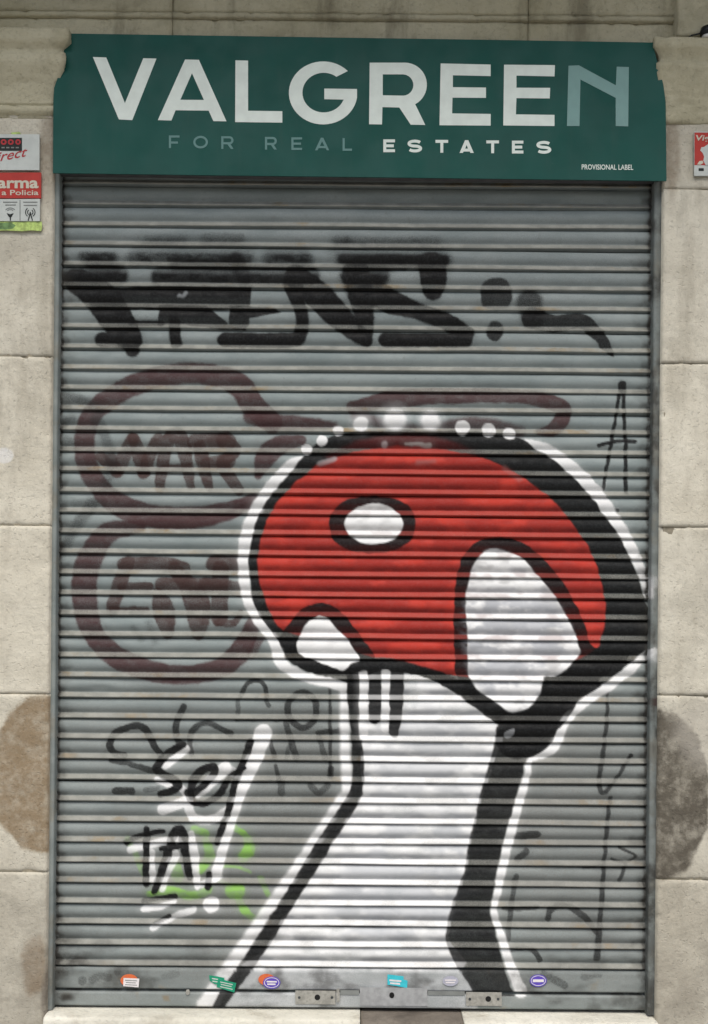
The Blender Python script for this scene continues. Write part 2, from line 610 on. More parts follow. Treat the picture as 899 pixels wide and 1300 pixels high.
LSPOT_B = [(359, 803), (371, 787), (384, 773), (400, 766), (413, 766), (429, 773), (442, 787), (456, 804), (467, 820), (476, 836), (457, 852), (425, 858), (395, 853), (366, 836), (355, 815)]
LSPOT_W = [(398, 785), (407, 782), (417, 786), (429, 800), (442, 813), (451, 827), (457, 837), (445, 843), (435, 851), (416, 844), (396, 837), (383, 831), (378, 825), (378, 813), (383, 802), (390, 791)]
RSPOT_B = [(577, 834), (576, 781), (577, 757), (580, 730), (585, 712), (593, 698), (605, 688), (620, 683), (642, 683), (660, 688), (682, 702), (702, 724), (718, 745), (729, 766), (738, 783),
           (745, 803), (754, 822), (800, 830), (745, 875), (703, 930), (640, 918), (605, 892), (579, 857)]
RSPOT_W = [(596, 859), (594, 835), (593, 808), (591, 770), (593, 748), (599, 725), (606, 710), (618, 699), (631, 697), (645, 701), (664, 710), (680, 728), (693, 743), (707, 761), (717, 779),
           (726, 797), (733, 815), (735, 831), (725, 843), (707, 857), (690, 859), (688, 873), (681, 887), (671, 898), (650, 904), (636, 896), (620, 885), (607, 877)]
STEM = [(452, 852), (513, 853), (536, 859), (559, 868), (582, 882), (605, 898), (628, 917), (640, 930), (628, 964), (618, 993), (610, 1018), (604, 1045), (597, 1071), (592, 1105), (583, 1131), (573, 1165),
        (570, 1192), (586, 1229), (450, 1229), (312, 1229), (335, 1205), (356, 1170), (385, 1130), (402, 1102), (424, 1066), (440, 1038), (457, 1012), (459, 963), (455, 930), (453, 880)]


def graffiti(x, y, ledge, under, tt):
    g = Painter(x, y, ledge, under, tt)
    st, fi = g.stroke, g.fill
    # faint old overspray and greyed patches
    g.ellipse(385, 975, 75, 85, (0.10, 0.095, 0.088), op=0.30, soft=45, lk=0.9, uk=1)
    g.ellipse(320, 1130, 120, 90, (0.16, 0.15, 0.135), op=0.35, soft=60, lk=0.9, uk=1)
    g.ellipse(740, 1050, 110, 150, (0.15, 0.145, 0.135), op=0.30, soft=70, lk=0.9, uk=1)
    g.ellipse(640, 960, 90, 120, (0.14, 0.135, 0.125), op=0.25, soft=60, lk=0.9, uk=1)
    g.ellipse(460, 330, 420, 90, (0.13, 0.14, 0.145), op=0.30, soft=70, lk=0.6, uk=1)
    fi([(60, 860), (850, 860), (850, 1300), (60, 1300)], (0.19, 0.185, 0.17), 0.38, soft=90, smooth=False, lk=0.7, uk=1.0, mott=0.3, seed=91, msc=60)
    # brown bubbles and letters
    m = dict(col=MAROON, op=0.94, lk=0.36, uk=0.95, mot=0.10)
    st([(345, 537), (322, 516), (306, 492), (282, 479), (235, 474), (185, 484), (142, 505), (116, 530), (108, 562), (112, 592), (126, 618), (150, 640), (190, 655), (245, 657), (292, 648), (322, 634)],
       [28, 30, 31, 28, 27, 27, 27, 26, 26, 26, 26, 29, 29, 27, 22, 16], soft=2.6, **m)
    st([(318, 530), (345, 536), (385, 538), (425, 540)], [18, 22, 18, 8], soft=3, **m)
    st([(382, 560), (355, 566), (338, 580), (328, 604)], [14, 24, 26, 10], soft=2.5, **m)
    st([(178, 668), (140, 676), (119, 700), (108, 735), (110, 775), (122, 808), (150, 835), (190, 851), (235, 857), (280, 848), (306, 826), (322, 792)],
       [16, 26, 31, 33, 31, 27, 28, 27, 24, 25, 27, 18], soft=2.6, **m)
    st([(180, 664), (240, 664), (290, 655), (318, 640)], [10, 16, 14, 8], soft=2.5, col=MAROON, op=0.8, lk=0.2, uk=0.95)
    st([(320, 830), (330, 810)], 12, soft=2, col=MAROON, op=0.7, lk=0.2)
    st([(447, 518), (500, 507), (580, 503), (655, 504), (700, 512), (716, 524), (703, 545), (684, 549)], [16, 22, 20, 18, 20, 20, 18, 8], soft=2.0, **m)
    st([(452, 528), (530, 548), (600, 538), (660, 548)], [14, 16, 18, 14], soft=4, col=MAROON, op=0.8, lk=0.2)
    t = dict(col=(0.055, 0.029, 0.026), op=0.9, soft=1.9, lk=0.15, uk=0.95, mot=0.15)
    for pts, w in (([(128, 580), (140, 592)], 12), ([(142, 583), (149, 600)], 12), ([(150, 600), (160, 575), (170, 556)], [12, 16, 12]), ([(170, 556), (178, 580), (183, 600)], [12, 16, 14]),
                   ([(183, 600), (192, 575), (201, 554)], [14, 13, 8]), ([(203, 621), (207, 590), (214, 560), (224, 553), (232, 562), (238, 590), (243, 618)], [9, 14, 16, 16, 16, 14, 8]),
                   ([(206, 596), (240, 593)], 8), ([(250, 562), (288, 560)], 20), ([(254, 568), (259, 590), (265, 619)], [14, 14, 9]), ([(264, 590), (290, 586)], 16),
                   ([(284, 560), (298, 573), (284, 590), (303, 622)], [16, 14, 14, 12]),
                   ([(163, 714), (152, 742), (143, 774)], [14, 15, 13]), ([(158, 716), (205, 716), (234, 722)], [15, 16, 14]), ([(155, 745), (190, 745)], 9), ([(142, 774), (186, 774)], 6),
                   ([(206, 742), (262, 744)], 16), ([(200, 752), (208, 775), (214, 804)], [10, 24, 12]), ([(222, 722), (240, 745), (252, 770), (252, 803)], [14, 20, 28, 16]),
                   ([(274, 716), (304, 716)], 20), ([(262, 742), (304, 748)], 16), ([(280, 722), (279, 785)], 18), ([(276, 790), (296, 791), (306, 778)], [8, 8, 6])):
        st(pts, (np.array(w) * 1.16 + 0.6).tolist(), **t)
    # sooty smears on the side
    for pts, w, op in (([(70, 500), (100, 508), (128, 522)], [6, 12, 10], 0.6), ([(76, 538), (92, 534)], 12, 0.5), ([(124, 535), (136, 560), (142, 590), (136, 612)], [16, 14, 16, 14], 0.5),
                       ([(118, 640), (100, 665), (85, 690), (75, 705)], [16, 14, 12, 12], 0.55), ([(72, 560), (88, 562)], 16, 0.4), ([(170, 798), (180, 812)], 8, 0.35), ([(190, 790), (197, 815)], 8, 0.3),
                       ([(96, 640), (130, 640)], 12, 0.3)):
        st(pts, w, SOOT, op, 4, lk=0.3)
    # top tag, sprayed from below
    up = dict(col=BLACK, lk=0.30, uk=1.0)
    for pts, w, op in (([(190, 307), (232, 307)], 11, 0.55), ([(262, 305), (303, 305)], 13, 0.6), ([(428, 308), (440, 308)], 9, 0.6), ([(440, 309), (552, 308)], 9, 0.5),
                       ([(108, 328), (142, 328)], 15, 0.95), ([(170, 330), (312, 330)], 17, 0.92), ([(345, 330), (388, 329)], 18, 0.95), ([(438, 330), (562, 330)], 20, 1.0)):
        st(pts, w, op=op, soft=6.5, upper=0.12, mot=0.35, **up)
    for pts, w in (([(90, 353), (150, 350)], 27), ([(120, 335), (142, 345)], 22), ([(206, 352), (392, 350)], 28), ([(225, 338), (300, 338)], 16), ([(300, 330), (310, 352)], 20), ([(445, 351), (482, 350)], 26)):
        st(pts, w, op=1.0, soft=3.6, upper=0.62, mot=0.06, **up)
    k = dict(col=BLACK, lk=0.52, uk=1.0, soft=2.4)
    st([(100, 358), (128, 378), (150, 408), (166, 432)], [34, 42, 42, 30], **k)
    fi([(96, 367), (200, 364), (320, 365), (318, 391), (250, 396), (172, 393), (118, 391)], BLACK, soft=1.8, lk=0.5, smooth=False)
    st([(131, 432), (172, 432)], 20, **k)
    st([(168, 436), (169, 446)], [24, 18], **k)
    st([(221, 400), (224, 436)], 15, **k)
    fi([(203, 388), (262, 388), (290, 412), (292, 388), (350, 392), (357, 397), (318, 406), (312, 420), (268, 418), (222, 412), (200, 414)], BLACK, soft=1.8, lk=0.5, smooth=False)
    st([(166, 411), (206, 412)], 8, **k)
    st([(286, 432), (368, 432), (381, 424), (384, 405), (379, 385), (372, 362)], [20, 20, 18, 16, 18, 26], **k)
    st([(376, 352), (404, 376), (432, 404), (456, 426), (466, 434)], [30, 36, 32, 22, 14], **k)
    st([(452, 345), (458, 375), (463, 405), (465, 432)], [34, 32, 24, 17], **k)
    st([(560, 334), (520, 334), (480, 338), (458, 352), (464, 372)], [20, 18, 26, 46, 44], BLACK, 0.97, 3.0, lk=0.45, upper=0.55)
    st([(430, 316), (500, 318), (556, 318)], 26, BLACK, 0.35, 9, lk=0.3, spray=0)
    st([(180, 318), (240, 316), (310, 318)], 26, BLACK, 0.30, 9, lk=0.3, spray=0)
    st([(346, 322), (380, 320)], 24, BLACK, 0.35, 8, lk=0.3, spray=0)
    st([(470, 365), (492, 382), (530, 396), (565, 408), (592, 424)], [30, 32, 22, 22, 20], **k)
    st([(490, 432), (590, 432)], 19, **k)
    st([(549, 338), (550, 356), (549, 371)], [36, 34, 24], **k)
    st([(438, 330), (560, 330)], 14, op=0.75, soft=4, upper=0.25, **up)
    g.ellipse(630, 374, 20, 20, BLACK, op=0.93, soft=2.5, lk=0.3, e=0.75)
    g.ellipse(628, 421, 11, 13, BLACK, op=0.95, soft=2, lk=0.35)
    st([(672, 384), (676, 403)], [32, 30], BLACK, 0.8, 4, lk=0.3)
    st([(676, 405), (705, 412), (735, 408), (757, 424), (770, 442), (777, 452)], [28, 22, 20, 17, 12, 4], BLACK, 0.96, 1.6, lk=0.35)
    st([(228, 376), (233, 377), (237, 372)], 4, (0.3, 0.32, 0.33), 0.6, 2, lk=0.3)
    # thin marker tags on the grey
    thin = dict(col=BLACK, soft=1.3, lk=0.30, uk=0.95)
    for pts, w, op in (([(789, 489), (790, 496)], 10, 0.9), ([(787, 496), (776, 560), (764, 624)], 4.6, 0.97), ([(791, 496), (793, 560), (794, 626)], 5, 0.97), ([(760, 566), (780, 561), (805, 561)], 5, 0.97),
                       ([(784, 649)], 6, 0.8),
                       ([(771, 876), (769, 920), (765, 958), (760, 992), (765, 1006), (780, 990), (798, 962)], [4, 5, 6, 7, 6, 5, 5], 0.72), ([(800, 959)], 7, 0.8),
                       ([(774, 1012), (769, 1060), (765, 1110), (762, 1160), (757, 1216)], [6, 5, 6, 7, 9], 0.72), ([(786, 1076), (806, 1086), (794, 1094), (776, 1090)], 3.8, 0.75), ([(793, 1098), (786, 1117)], 5, 0.7),
                       ([(741, 1101), (762, 1098)], 4, 0.55), ([(657, 1061), (682, 1059)], 10, 0.72), ([(668, 1080), (657, 1090)], 9, 0.65), ([(655, 1112), (650, 1140), (644, 1192)], 7, 0.6), ([(640, 1153), (682, 1151)], 6, 0.7),
                       ([(695, 1166), (700, 1153), (720, 1150), (742, 1164), (757, 1184)], [8, 9, 8, 9, 6], 0.7), ([(645, 1204), (674, 1204), (685, 1219)], 7, 0.72),
                       ([(690, 1236), (716, 1250)], 10, 0.45), ([(740, 1240), (760, 1236)], 8, 0.3),
                       ([(306, 884), (316, 867), (333, 866), (339, 884)], 6, 0.75), ([(303, 890), (302, 905)], 6, 0.5), ([(338, 889), (342, 896)], 6, 0.6),
                       ([(300, 914), (372, 914)], 3.5, 0.65), ([(365, 905), (366, 892), (380, 880), (396, 884), (402, 900), (398, 915), (385, 924), (373, 917), (365, 905)], 8.5, 0.72),
                       ([(363, 918), (369, 938), (376, 962)], 8, 0.62), ([(419, 872), (420, 985)], 4.5, 0.7), ([(404, 930), (432, 928)], 7, 0.7), ([(405, 936), (413, 962)], 8, 0.5), ([(343, 938), (349, 962)], 6, 0.7),
                       ([(368, 945), (364, 962)], 6, 0.45), ([(350, 972), (355, 990)], 5, 0.65), ([(357, 990), (358, 1006)], 10, 0.5), ([(394, 996), (405, 1006), (416, 996)], 8, 0.5), ([(421, 975), (420, 985)], 8, 0.7),
                       ([(158, 959), (144, 955), (140, 942), (149, 929), (168, 922), (184, 924), (195, 944), (204, 958)], 9, 0.8), ([(234, 897), (226, 912), (224, 932), (229, 946)], 8.5, 0.75),
                       ([(243, 957), (242, 937), (250, 922), (266, 918), (280, 925), (292, 931)], [7, 8, 8, 7, 7, 9], 0.72), ([(140, 965), (166, 970), (198, 979)], [6, 7, 8], 0.7), ([(147, 1004), (168, 1004)], 10, 0.72), ([(186, 1003), (200, 1000)], 7, 0.4),
                       ([(105, 1244)], 12, 0.4), ([(118, 1243), (128, 1238), (138, 1240)], 10, 0.35), ([(150, 1233)], 10, 0.4), ([(210, 1238), (225, 1236)], 8, 0.2)):
        st(pts, w, op=min(0.97, op * 1.14), **thin)
    # green scrawl
    gr = dict(col=GREEN, soft=2.0, lk=0.3, mot=0.45)
    for pts, w, op in (([(162, 1064), (172, 1082), (182, 1108)], 7, 0.45), ([(190, 1134), (216, 1130), (245, 1136), (266, 1129)], [8, 11, 12, 8], 0.85), ([(247, 1052), (262, 1058)], 10, 0.7), ([(262, 1068), (267, 1086), (255, 1104)], [10, 13, 10], 0.9),
                       ([(296, 1050), (311, 1060), (317, 1076), (310, 1087)], [9, 9, 15, 15], 0.92), ([(280, 1099), (302, 1100), (318, 1107)], 4, 0.6), ([(276, 1117), (290, 1121)], 5, 0.6), ([(296, 1131), (302, 1131)], 20, 0.92),
                       ([(302, 1138), (312, 1156), (326, 1166), (338, 1152)], [9, 9, 8, 6], 0.8), ([(331, 1114), (341, 1136)], 7, 0.6), ([(222, 1098), (226, 1112)], 16, 0.5)):
        st(pts, w, op=op, **gr)
    # white shadows, then black letters
    wh = dict(col=WHITE, soft=1.8, lk=0.85, uk=0.92)
    for pts, w, op in (([(237, 950), (224, 962), (210, 972)], [9, 10, 9], 0.9), ([(200, 990), (216, 996)], 9, 0.8), ([(286, 974), (268, 992), (252, 1008)], [16, 16, 10], 0.85), ([(300, 982), (290, 976)], 12, 0.5), ([(232, 1000), (238, 1010)], 9, 0.8),
                       ([(208, 1027), (236, 1017)], [15, 13], 0.85), ([(241, 1016), (244, 1036), (270, 1040), (300, 1020)], [11, 12, 12, 9], 0.85),
                       ([(335, 930), (326, 955), (311, 992), (299, 1025), (286, 1068), (274, 1112)], [22, 21, 17, 13, 12, 13], 0.95), ([(268.5, 1147.5)], 21, 0.95),
                       ([(166, 1078), (205, 1068), (214, 1066)], [10, 8, 6], 0.85), ([(193, 1080), (195, 1118)], 8, 0.75), ([(243, 1058), (248, 1090), (251, 1124)], [9, 10, 9], 0.8), ([(222, 1084), (212, 1108), (207, 1128)], [14, 10, 8], 0.75),
                       ([(258, 1122), (278, 1112)], 10, 0.7), ([(184, 1153), (205, 1150), (222, 1143)], [9, 8, 6], 0.9), ([(194, 1177), (222, 1163), (246, 1154)], [8, 8, 8], 0.8), ([(225, 1064), (230, 1070)], 8, 0.7)):
        st(pts, w, op=op, **wh)
    bk = dict(col=BLACK, soft=1.2, lk=0.5, uk=0.95)
    for pts, w in (([(233, 945), (216, 955), (201, 970), (202, 980), (226, 993), (221, 1002), (204, 1008)], [9, 11, 11, 11, 12, 11, 9]),
                   ([(243, 1006), (246, 990), (260, 976), (273, 974), (271, 984), (258, 997), (244, 1010)], [9, 12, 11, 11, 10, 9, 10]),
                   ([(240, 1005), (247, 1018), (262, 1019), (280, 1006), (292, 986), (312, 974)], [11, 10, 9, 9, 8, 5]),
                   ([(318, 942), (309, 968), (299, 992), (291, 1025), (283, 1050), (276, 1070)], [10, 10, 9, 9, 9, 7]), ([(266, 1108), (265, 1126)], [7, 8]),
                   ([(162, 1068), (180, 1060), (208, 1055)], [9, 7, 7]), ([(187, 1052), (186, 1090), (186, 1121)], [9, 9, 10]), ([(197, 1131), (210, 1094), (220, 1062), (227, 1053), (233, 1062), (237, 1090), (241, 1113)], [9, 11, 12, 13, 12, 10, 9]),
                   ([(206, 1077), (235, 1072)], 8), ([(183, 1143), (204, 1140), (222, 1137)], [6, 6, 8]), ([(197, 1171), (216, 1162)], [4, 6])):
        st(pts, w, **bk)
    # the big mushroom: halo, stalk, cap
    ha = dict(col=WHITE, op=0.93, lk=0.9, uk=0.9)
    st([(383, 582), (368, 592), (346, 616), (329, 642), (316, 670), (310, 700), (310, 730), (313, 756), (323, 779), (338, 799), (350, 817), (355, 838), (369, 851), (396, 862), (421, 867), (437, 872)],
       [6, 13, 15, 16, 16, 15, 14, 13, 13, 14, 15, 15, 14, 13, 13, 12], soft=2.4, **ha)
    st([(437, 874), (438, 940), (440, 1002), (432, 1016), (404, 1062), (375, 1105), (350, 1140), (320, 1186), (292, 1228), (264, 1275)], [11, 12, 13, 13, 15, 15, 15, 16, 20, 26], soft=3.0, **ha)
    st([(668, 561), (698, 574), (724, 594), (752, 621), (774, 652), (791, 677), (804, 703), (814, 727), (821, 755)], [8, 14, 16, 17, 16, 15, 14, 12, 10], soft=2.4, **ha)
    st([(826, 826), (812, 838), (797, 852), (775, 869), (756, 881), (734, 898), (721, 911), (714, 922), (709, 936), (703, 948), (691, 957), (674, 963)], [9, 11, 12, 12, 12, 12, 12, 12, 12, 12, 11, 6], soft=2.2, **ha)
    st([(672, 967), (667, 991), (659, 1018), (652, 1044), (645, 1070), (637, 1105), (630, 1136), (627, 1158), (634, 1181), (645, 1217), (661, 1258)], [7, 9, 11, 12, 12, 11, 9, 8, 9, 11, 15], soft=2.2, **ha)
    for c, r in (((827, 740), 14), ((828, 832), 14)):
        st([c], r, (0.7, 0.72, 0.72), 0.6, 4, lk=1)
    fi(STEM, WHITE, op=0.97, soft=1.6, lk=0.97, uk=0.86, mott=0.30, seed=11, msc=26)
    fi([(312, 1228), (450, 1228), (586, 1228), (604, 1258), (606, 1280), (285, 1280), (298, 1254)], (0.62, 0.63, 0.64), 0.62, smooth=False, soft=2.5, mott=0.4, seed=14, msc=30)
    fi(STEM, (0.30, 0.31, 0.33), 0.85, ou=True, soft=3.0, lk=0.0, uk=1.0, mott=0.75, seed=12, msc=28)  # shade of the bulge undersides painted over the white stalk
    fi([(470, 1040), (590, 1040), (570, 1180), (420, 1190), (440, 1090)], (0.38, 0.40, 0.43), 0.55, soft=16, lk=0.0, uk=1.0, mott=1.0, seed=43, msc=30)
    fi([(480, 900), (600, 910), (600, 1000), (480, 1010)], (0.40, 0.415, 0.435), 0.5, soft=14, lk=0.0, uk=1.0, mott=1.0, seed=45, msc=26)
    # stalk outlines
    st([(449, 850), (449, 890), (452, 935), (455, 970), (452, 1006), (440, 1028), (417, 1062), (393, 1102), (372, 1134), (342, 1182), (310, 1230), (294, 1252), (278, 1276)],
       [17, 15, 13, 16, 16, 18, 19, 19, 17, 19, 17, 17, 15], BLACK, 0.98, 1.6, lk=0.6)
    fi([(634, 918), (629, 940), (622, 965), (613, 993), (607, 1018), (601, 1045), (594, 1071), (589, 1105), (579, 1132), (569, 1165), (566, 1192), (577, 1222), (598, 1254), (604, 1262), (652, 1262), (648, 1252),
        (637, 1216), (628, 1180), (622, 1154), (625, 1135), (631, 1105), (638, 1071), (646, 1042), (653, 1018), (661, 991), (669, 964), (690, 950), (700, 930), (680, 915)], BLACK, 0.97, soft=1.8, lk=0.6, mott=0.05, seed=5)
    fi(CAP, BLACK, 0.985, soft=1.5, lk=0.62, uk=1.0)
    st([(449, 850), (449, 885)], 16, BLACK, 0.98, 1.5, lk=0.6)
    for xx in (461.5, 489.5):
        st([(xx, 855), (xx, 935 if xx < 470 else 925)], 11, WHITE, 0.93, 1.5, lk=0.9)
    st([(476, 850), (476, 912)], [17, 15], BLACK, 0.98, 1.4, lk=0.55)
    st([(504, 850), (503, 895), (500, 930)], [18, 17, 12], BLACK, 0.98, 1.4, lk=0.55)
    st([(440, 850), (470, 844), (505, 844), (536, 851), (559, 860), (590, 878), (630, 905)], [12, 14, 15, 14, 15, 18, 22], BLACK, 0.98, 1.4, lk=0.55)
    fi(REDP, RED, 0.99, soft=2.0, lk=0.74, uk=1.0)
    fi(REDP, (0.20, 0.016, 0.014), 0.55, soft=3.0, lk=0.2, uk=1.0, mott=1.0, seed=23, msc=34)
    fi(REDP, (0.13, 0.014, 0.014), 0.55, ou=True, soft=3.0, lk=0.2, uk=1.0, mott=0.75, seed=24, msc=22)  # darker red on bulge undersides, shade put into the paint
    st([(420, 580), (470, 564), (540, 562), (600, 576)], [8, 14, 18, 8], (0.10, 0.012, 0.012), 0.6, 4, lk=0.3)
    st([(405, 590), (425, 583)], 6, (0.33, 0.31, 0.31), 0.7, 2.5)
    st([(516, 564), (545, 566)], [3, 6], (0.36, 0.33, 0.31), 0.75, 2)
    st([(489, 565)], 8, (0.42, 0.36, 0.36), 0.7, 2.5)
    st([(530, 588), (552, 586)], 5, (0.30, 0.12, 0.11), 0.6, 3)
    st([(640, 595), (660, 608)], 6, (0.30, 0.14, 0.13), 0.6, 3)
    # spots of the cap
    g.ellipse(473, 666, 55, 36.5, BLACK, op=0.98, soft=1.8, lk=0.6, e=0.86)
    g.ellipse(474.5, 665.5, 37, 25.5, WHITE, op=0.97, soft=1.8, lk=0.95, uk=0.9, mott=0.15, seed=31)
    fi(LSPOT_B, BLACK, 0.98, soft=1.5, lk=0.6)
    fi(LSPOT_W, WHITE, 0.97, soft=1.5, lk=0.97, uk=0.94, mott=0.08, seed=32)
    fi(RSPOT_B, BLACK, 0.98, soft=1.5, lk=0.6)
    fi(RSPOT_W, WHITE, 0.97, soft=1.8, lk=0.97, uk=0.88, mott=0.34, seed=33, msc=20)
    fi(RSPOT_W, (0.36, 0.37, 0.40), 0.62, ou=True, soft=3.0, lk=0.0, uk=1.0, mott=0.8, seed=34, msc=16)  # underside shade painted into the big white spot
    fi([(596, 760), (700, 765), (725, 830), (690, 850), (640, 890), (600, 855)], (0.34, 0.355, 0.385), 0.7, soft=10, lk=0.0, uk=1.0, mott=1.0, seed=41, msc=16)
    fi([(640, 930), (652, 925), (650, 934), (642, 938)], (0.30, 0.31, 0.32), 0.7, soft=1.5, lk=0.5)
    # white spray dots along the top of the cap
    for cx, cy, rx, so in ((389.5, 571, 7, 1.4), (409, 559.5, 7.2, 1.4), (430, 547, 7, 2), (458, 539, 10, 2.5), (501, 533, 14, 4), (546, 534.5, 12, 4), (587, 543.5, 10, 1.6), (620, 547, 9, 1.6), (646, 551, 8.5, 1.6)):
        if so > 2:
            g.ellipse(cx, cy - 2, rx * 1.5, rx * 1.3, (0.6, 0.62, 0.62), op=0.40, soft=6, lk=0.6)
        g.ellipse(cx, cy, rx, rx * 0.95, WHITE, op=0.97, soft=so, lk=0.8)
    st([(828, 890)], 10, (0.10, 0.03, 0.035), 0.95, 1.2, lk=1)
    return g


def paint_attr(me, co, ledge, under, tt, grime_shade, rust, bare=0.0):
    px, py = to_px(co[:, 0], co[:, 2])
    g = graffiti(px, py, ledge, under, tt)
    n = len(co)
    at = me.attributes.new('paint', 'FLOAT_COLOR', 'POINT')
    at.data.foreach_set('color', np.column_stack([g.rgb, g.a * (1 - bare)]).reshape(-1).astype(np.float32))
    sf = me.attributes.new('surface', 'FLOAT_COLOR', 'POINT')
    sf.data.foreach_set('color', np.column_stack([ledge, grime_shade, rust, np.ones(n)]).reshape(-1).astype(np.float32))


# ------------------------------------------------------------------ the rolling shutter
XL, _ = P(76, 760)
XR, _ = P(821.5, 760)
_, ZB0 = P(450, 1228.5)                     # top of the bottom bar at mid width
PITCH = 26.03 * S
NSLAT = 40
root = empty('rolling_shutter', ((XL + XR) / 2, 0.0, 0.165), 'closed grey roller shutter sprayed with a big red-capped mushroom', 'shutter')

prof = [(0.0, -2.6), (0.02, -1.0)]
for i in range(11):
    t = 0.35 + 16.6 * i / 10
    prof.append((t, -0.4 + 4.4 * math.sin(math.pi * (0.06 + 0.90 * i / 10)) ** 0.8))
prof += [(17.6, 0.4), (19.0, 1.8), (20.6, 3.4), (22.2, 4.8), (22.9, 5.1), (23.9, 4.8), (24.25, 3.8), (24.45, 2.0), (25.9, 0.0), (26.7, -3.2)]
prof = np.array(prof)
TT, DD = prof[:, 0], prof[:, 1]
NC = 620
cols = np.linspace(XL - 0.012, XR + 0.012, NC)
rng = np.random.RandomState(7)
DENTS = [(rng.uniform(XL, XR), rng.uniform(0.3, 3.4), rng.uniform(0.02, 0.07), rng.uniform(0.008, 0.03), rng.uniform(0.0015, 0.0045)) for _ in range(46)]
for s in range(NSLAT):
    ztop = ZB0 + (s + 1) * PITCH
    jz, jd, tilt = rng.uniform(-0.35, 0.35) * S, rng.uniform(-0.5, 0.5) * S, rng.uniform(-0.6, 0.6) * S
    R = len(TT)
    xg = np.repeat(cols[None, :], R, 0)
    wav = (fbm(xg / 0.35 + s * 7.3, np.full_like(xg, s * 3.7), 51, 2) - 0.5) * 1.6 * S
    dent = (fbm(xg / 0.06, np.repeat((ztop - TT * S)[:, None], NC, 1) / 0.06, 52, 2) - 0.5) * 0.7 * S
    zg = ztop - np.repeat(TT[:, None], NC, 1) * S + jz + tilt * (xg / 1.2) + (fbm(xg / 0.5, np.full_like(xg, s * 1.9), 53, 2) - 0.5) * 1.6 * S
    yg = -(np.repeat(DD[:, None], NC, 1) * S) - jd + wav + dent
    for (dx_, dz_, rx_, rz_, am_) in DENTS:
        if abs(dz_ - ztop) < 0.2:
            yg = yg + am_ * np.exp(-((xg - dx_) / rx_) ** 2 - ((zg - dz_) / rz_) ** 2)
    Vg = np.stack([xg, yg, zg], -1)
    me = grid_mesh('slat', Vg)
    co = Vg.reshape(-1, 3)
    tt = np.repeat(TT, NC)
    ledge = sstep(16.6, 18.4, tt) * (1 - sstep(24.0, 24.3, tt))
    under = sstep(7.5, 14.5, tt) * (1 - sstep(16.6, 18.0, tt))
    gapm = sstep(24.2, 24.5, tt)  # gaps between slats, darkened in the colour
    gapm = np.maximum(gapm, 1 - sstep(0.0, 0.6, tt))
    xpx, ypx = to_px(co[:, 0], co[:, 2])
    xl = (co[:, 0] - XL) / S
    xr = (XR - co[:, 0]) / S
    en = fbm(co[:, 0] / 0.05, co[:, 2] / 0.03, 61, 3)
    endm = np.maximum(1 - sstep(0, 5 + 44 * en ** 2, xl), 1 - sstep(0, 6 + 50 * en ** 2, xr))
    low = sstep(1080, 1230, ypx) * sstep(0.45, 0.75, fbm(co[:, 0] / 0.12, co[:, 2] / 0.05, 63, 3)) * 0.30
    low = low + sstep(1120, 1230, ypx) * (1 - sstep(10, 30 + 90 * en, xl)) * 0.6
    core = np.maximum(1 - sstep(0.5, 4.0, xl), 1 - sstep(0.5, 4.5, xr))  # dark gap beside the rails, painted onto the slat ends as shade
    grime_shade = np.clip(core * 0.85 + gapm * 0.28 + endm * 0.75 * (0.4 + 0.6 * under + 0.3 * ledge) + under * 0.10 + low, 0, 1)
    rust = ledge * sstep(0.48, 0.72, fbm(co[:, 0] / 0.25, co[:, 2] / 0.1, 64, 2))
    paint_attr(me, co, ledge, under, tt, grime_shade, rust)
    link('slat', me, M['shutter'], root)

# bottom bar: flat plate with a folded lip and an angle under it
zb1 = ZB0                                    # top
_, zg0 = P(450, 1256)
_, zg1 = P(450, 1260)
_, zb2 = P(450, 1277.5)
bp = [(zb1 + 0.002, 0.010), (zb1 - 0.002, -0.004), (zb1 - 0.004, -0.010), (zb1 - 0.02, -0.011)]
for k in range(1, 12):
    bp.append((zb1 - 0.02 + (zg0 - zb1 + 0.02) * k / 11, -0.011))
bp += [(zg0 - 0.001, -0.008), (zg0 - 0.002, 0.006), (zg1, 0.007), (zg1 - 0.001, -0.010), (zg1 - 0.002, -0.016)]
for k in range(1, 8):
    bp.append((zg1 - 0.002 + (zb2 - zg1 + 0.002) * k / 7, -0.0165))
bp += [(zb2 - 0.001, -0.014), (zb2 - 0.001, 0.012)]
bp = np.array(bp)
R = len(bp)
xg = np.repeat(np.linspace(XL - 0.008, XR + 0.008, NC)[None, :], R, 0)
zg = np.repeat(bp[:, 0][:, None], NC, 1) + (fbm(xg / 0.5, xg * 0 + 3, 71, 2) - 0.5) * 0.002
yg = np.repeat(bp[:, 1][:, None], NC, 1) + (fbm(xg / 0.3, zg / 0.05, 72, 2) - 0.5) * 0.0035
Vg = np.stack([xg, yg, zg], -1)
me = grid_mesh('bottom_bar', Vg)
co = Vg.reshape(-1, 3)
z0 = np.zeros(len(co))
lo = np.repeat(np.where(bp[:, 1] > 0.0, 1.0, 0.0), NC)  # groove rows, recess shade darkened into the colour
xl, xr = (co[:, 0] - XL) / S, (XR - co[:, 0]) / S
en = fbm(co[:, 0] / 0.06, co[:, 2] / 0.04, 73, 3)
gm = np.clip(np.maximum(1 - sstep(0, 10 + 50 * en ** 2, xl), 1 - sstep(0, 6 + 40 * en ** 2, xr)) * 0.6 + lo * 0.7 + sstep(0.5, 0.8, fbm(co[:, 0] / 0.1, co[:, 2] / 0.05, 74, 3)) * 0.55 + 0.10, 0, 1)
paint_attr(me, co, z0 + 0.10, z0, z0 + 12, gm, sstep(0.6, 0.8, en), lo)
bar = link('bottom_bar', me, M['shutter'], root)


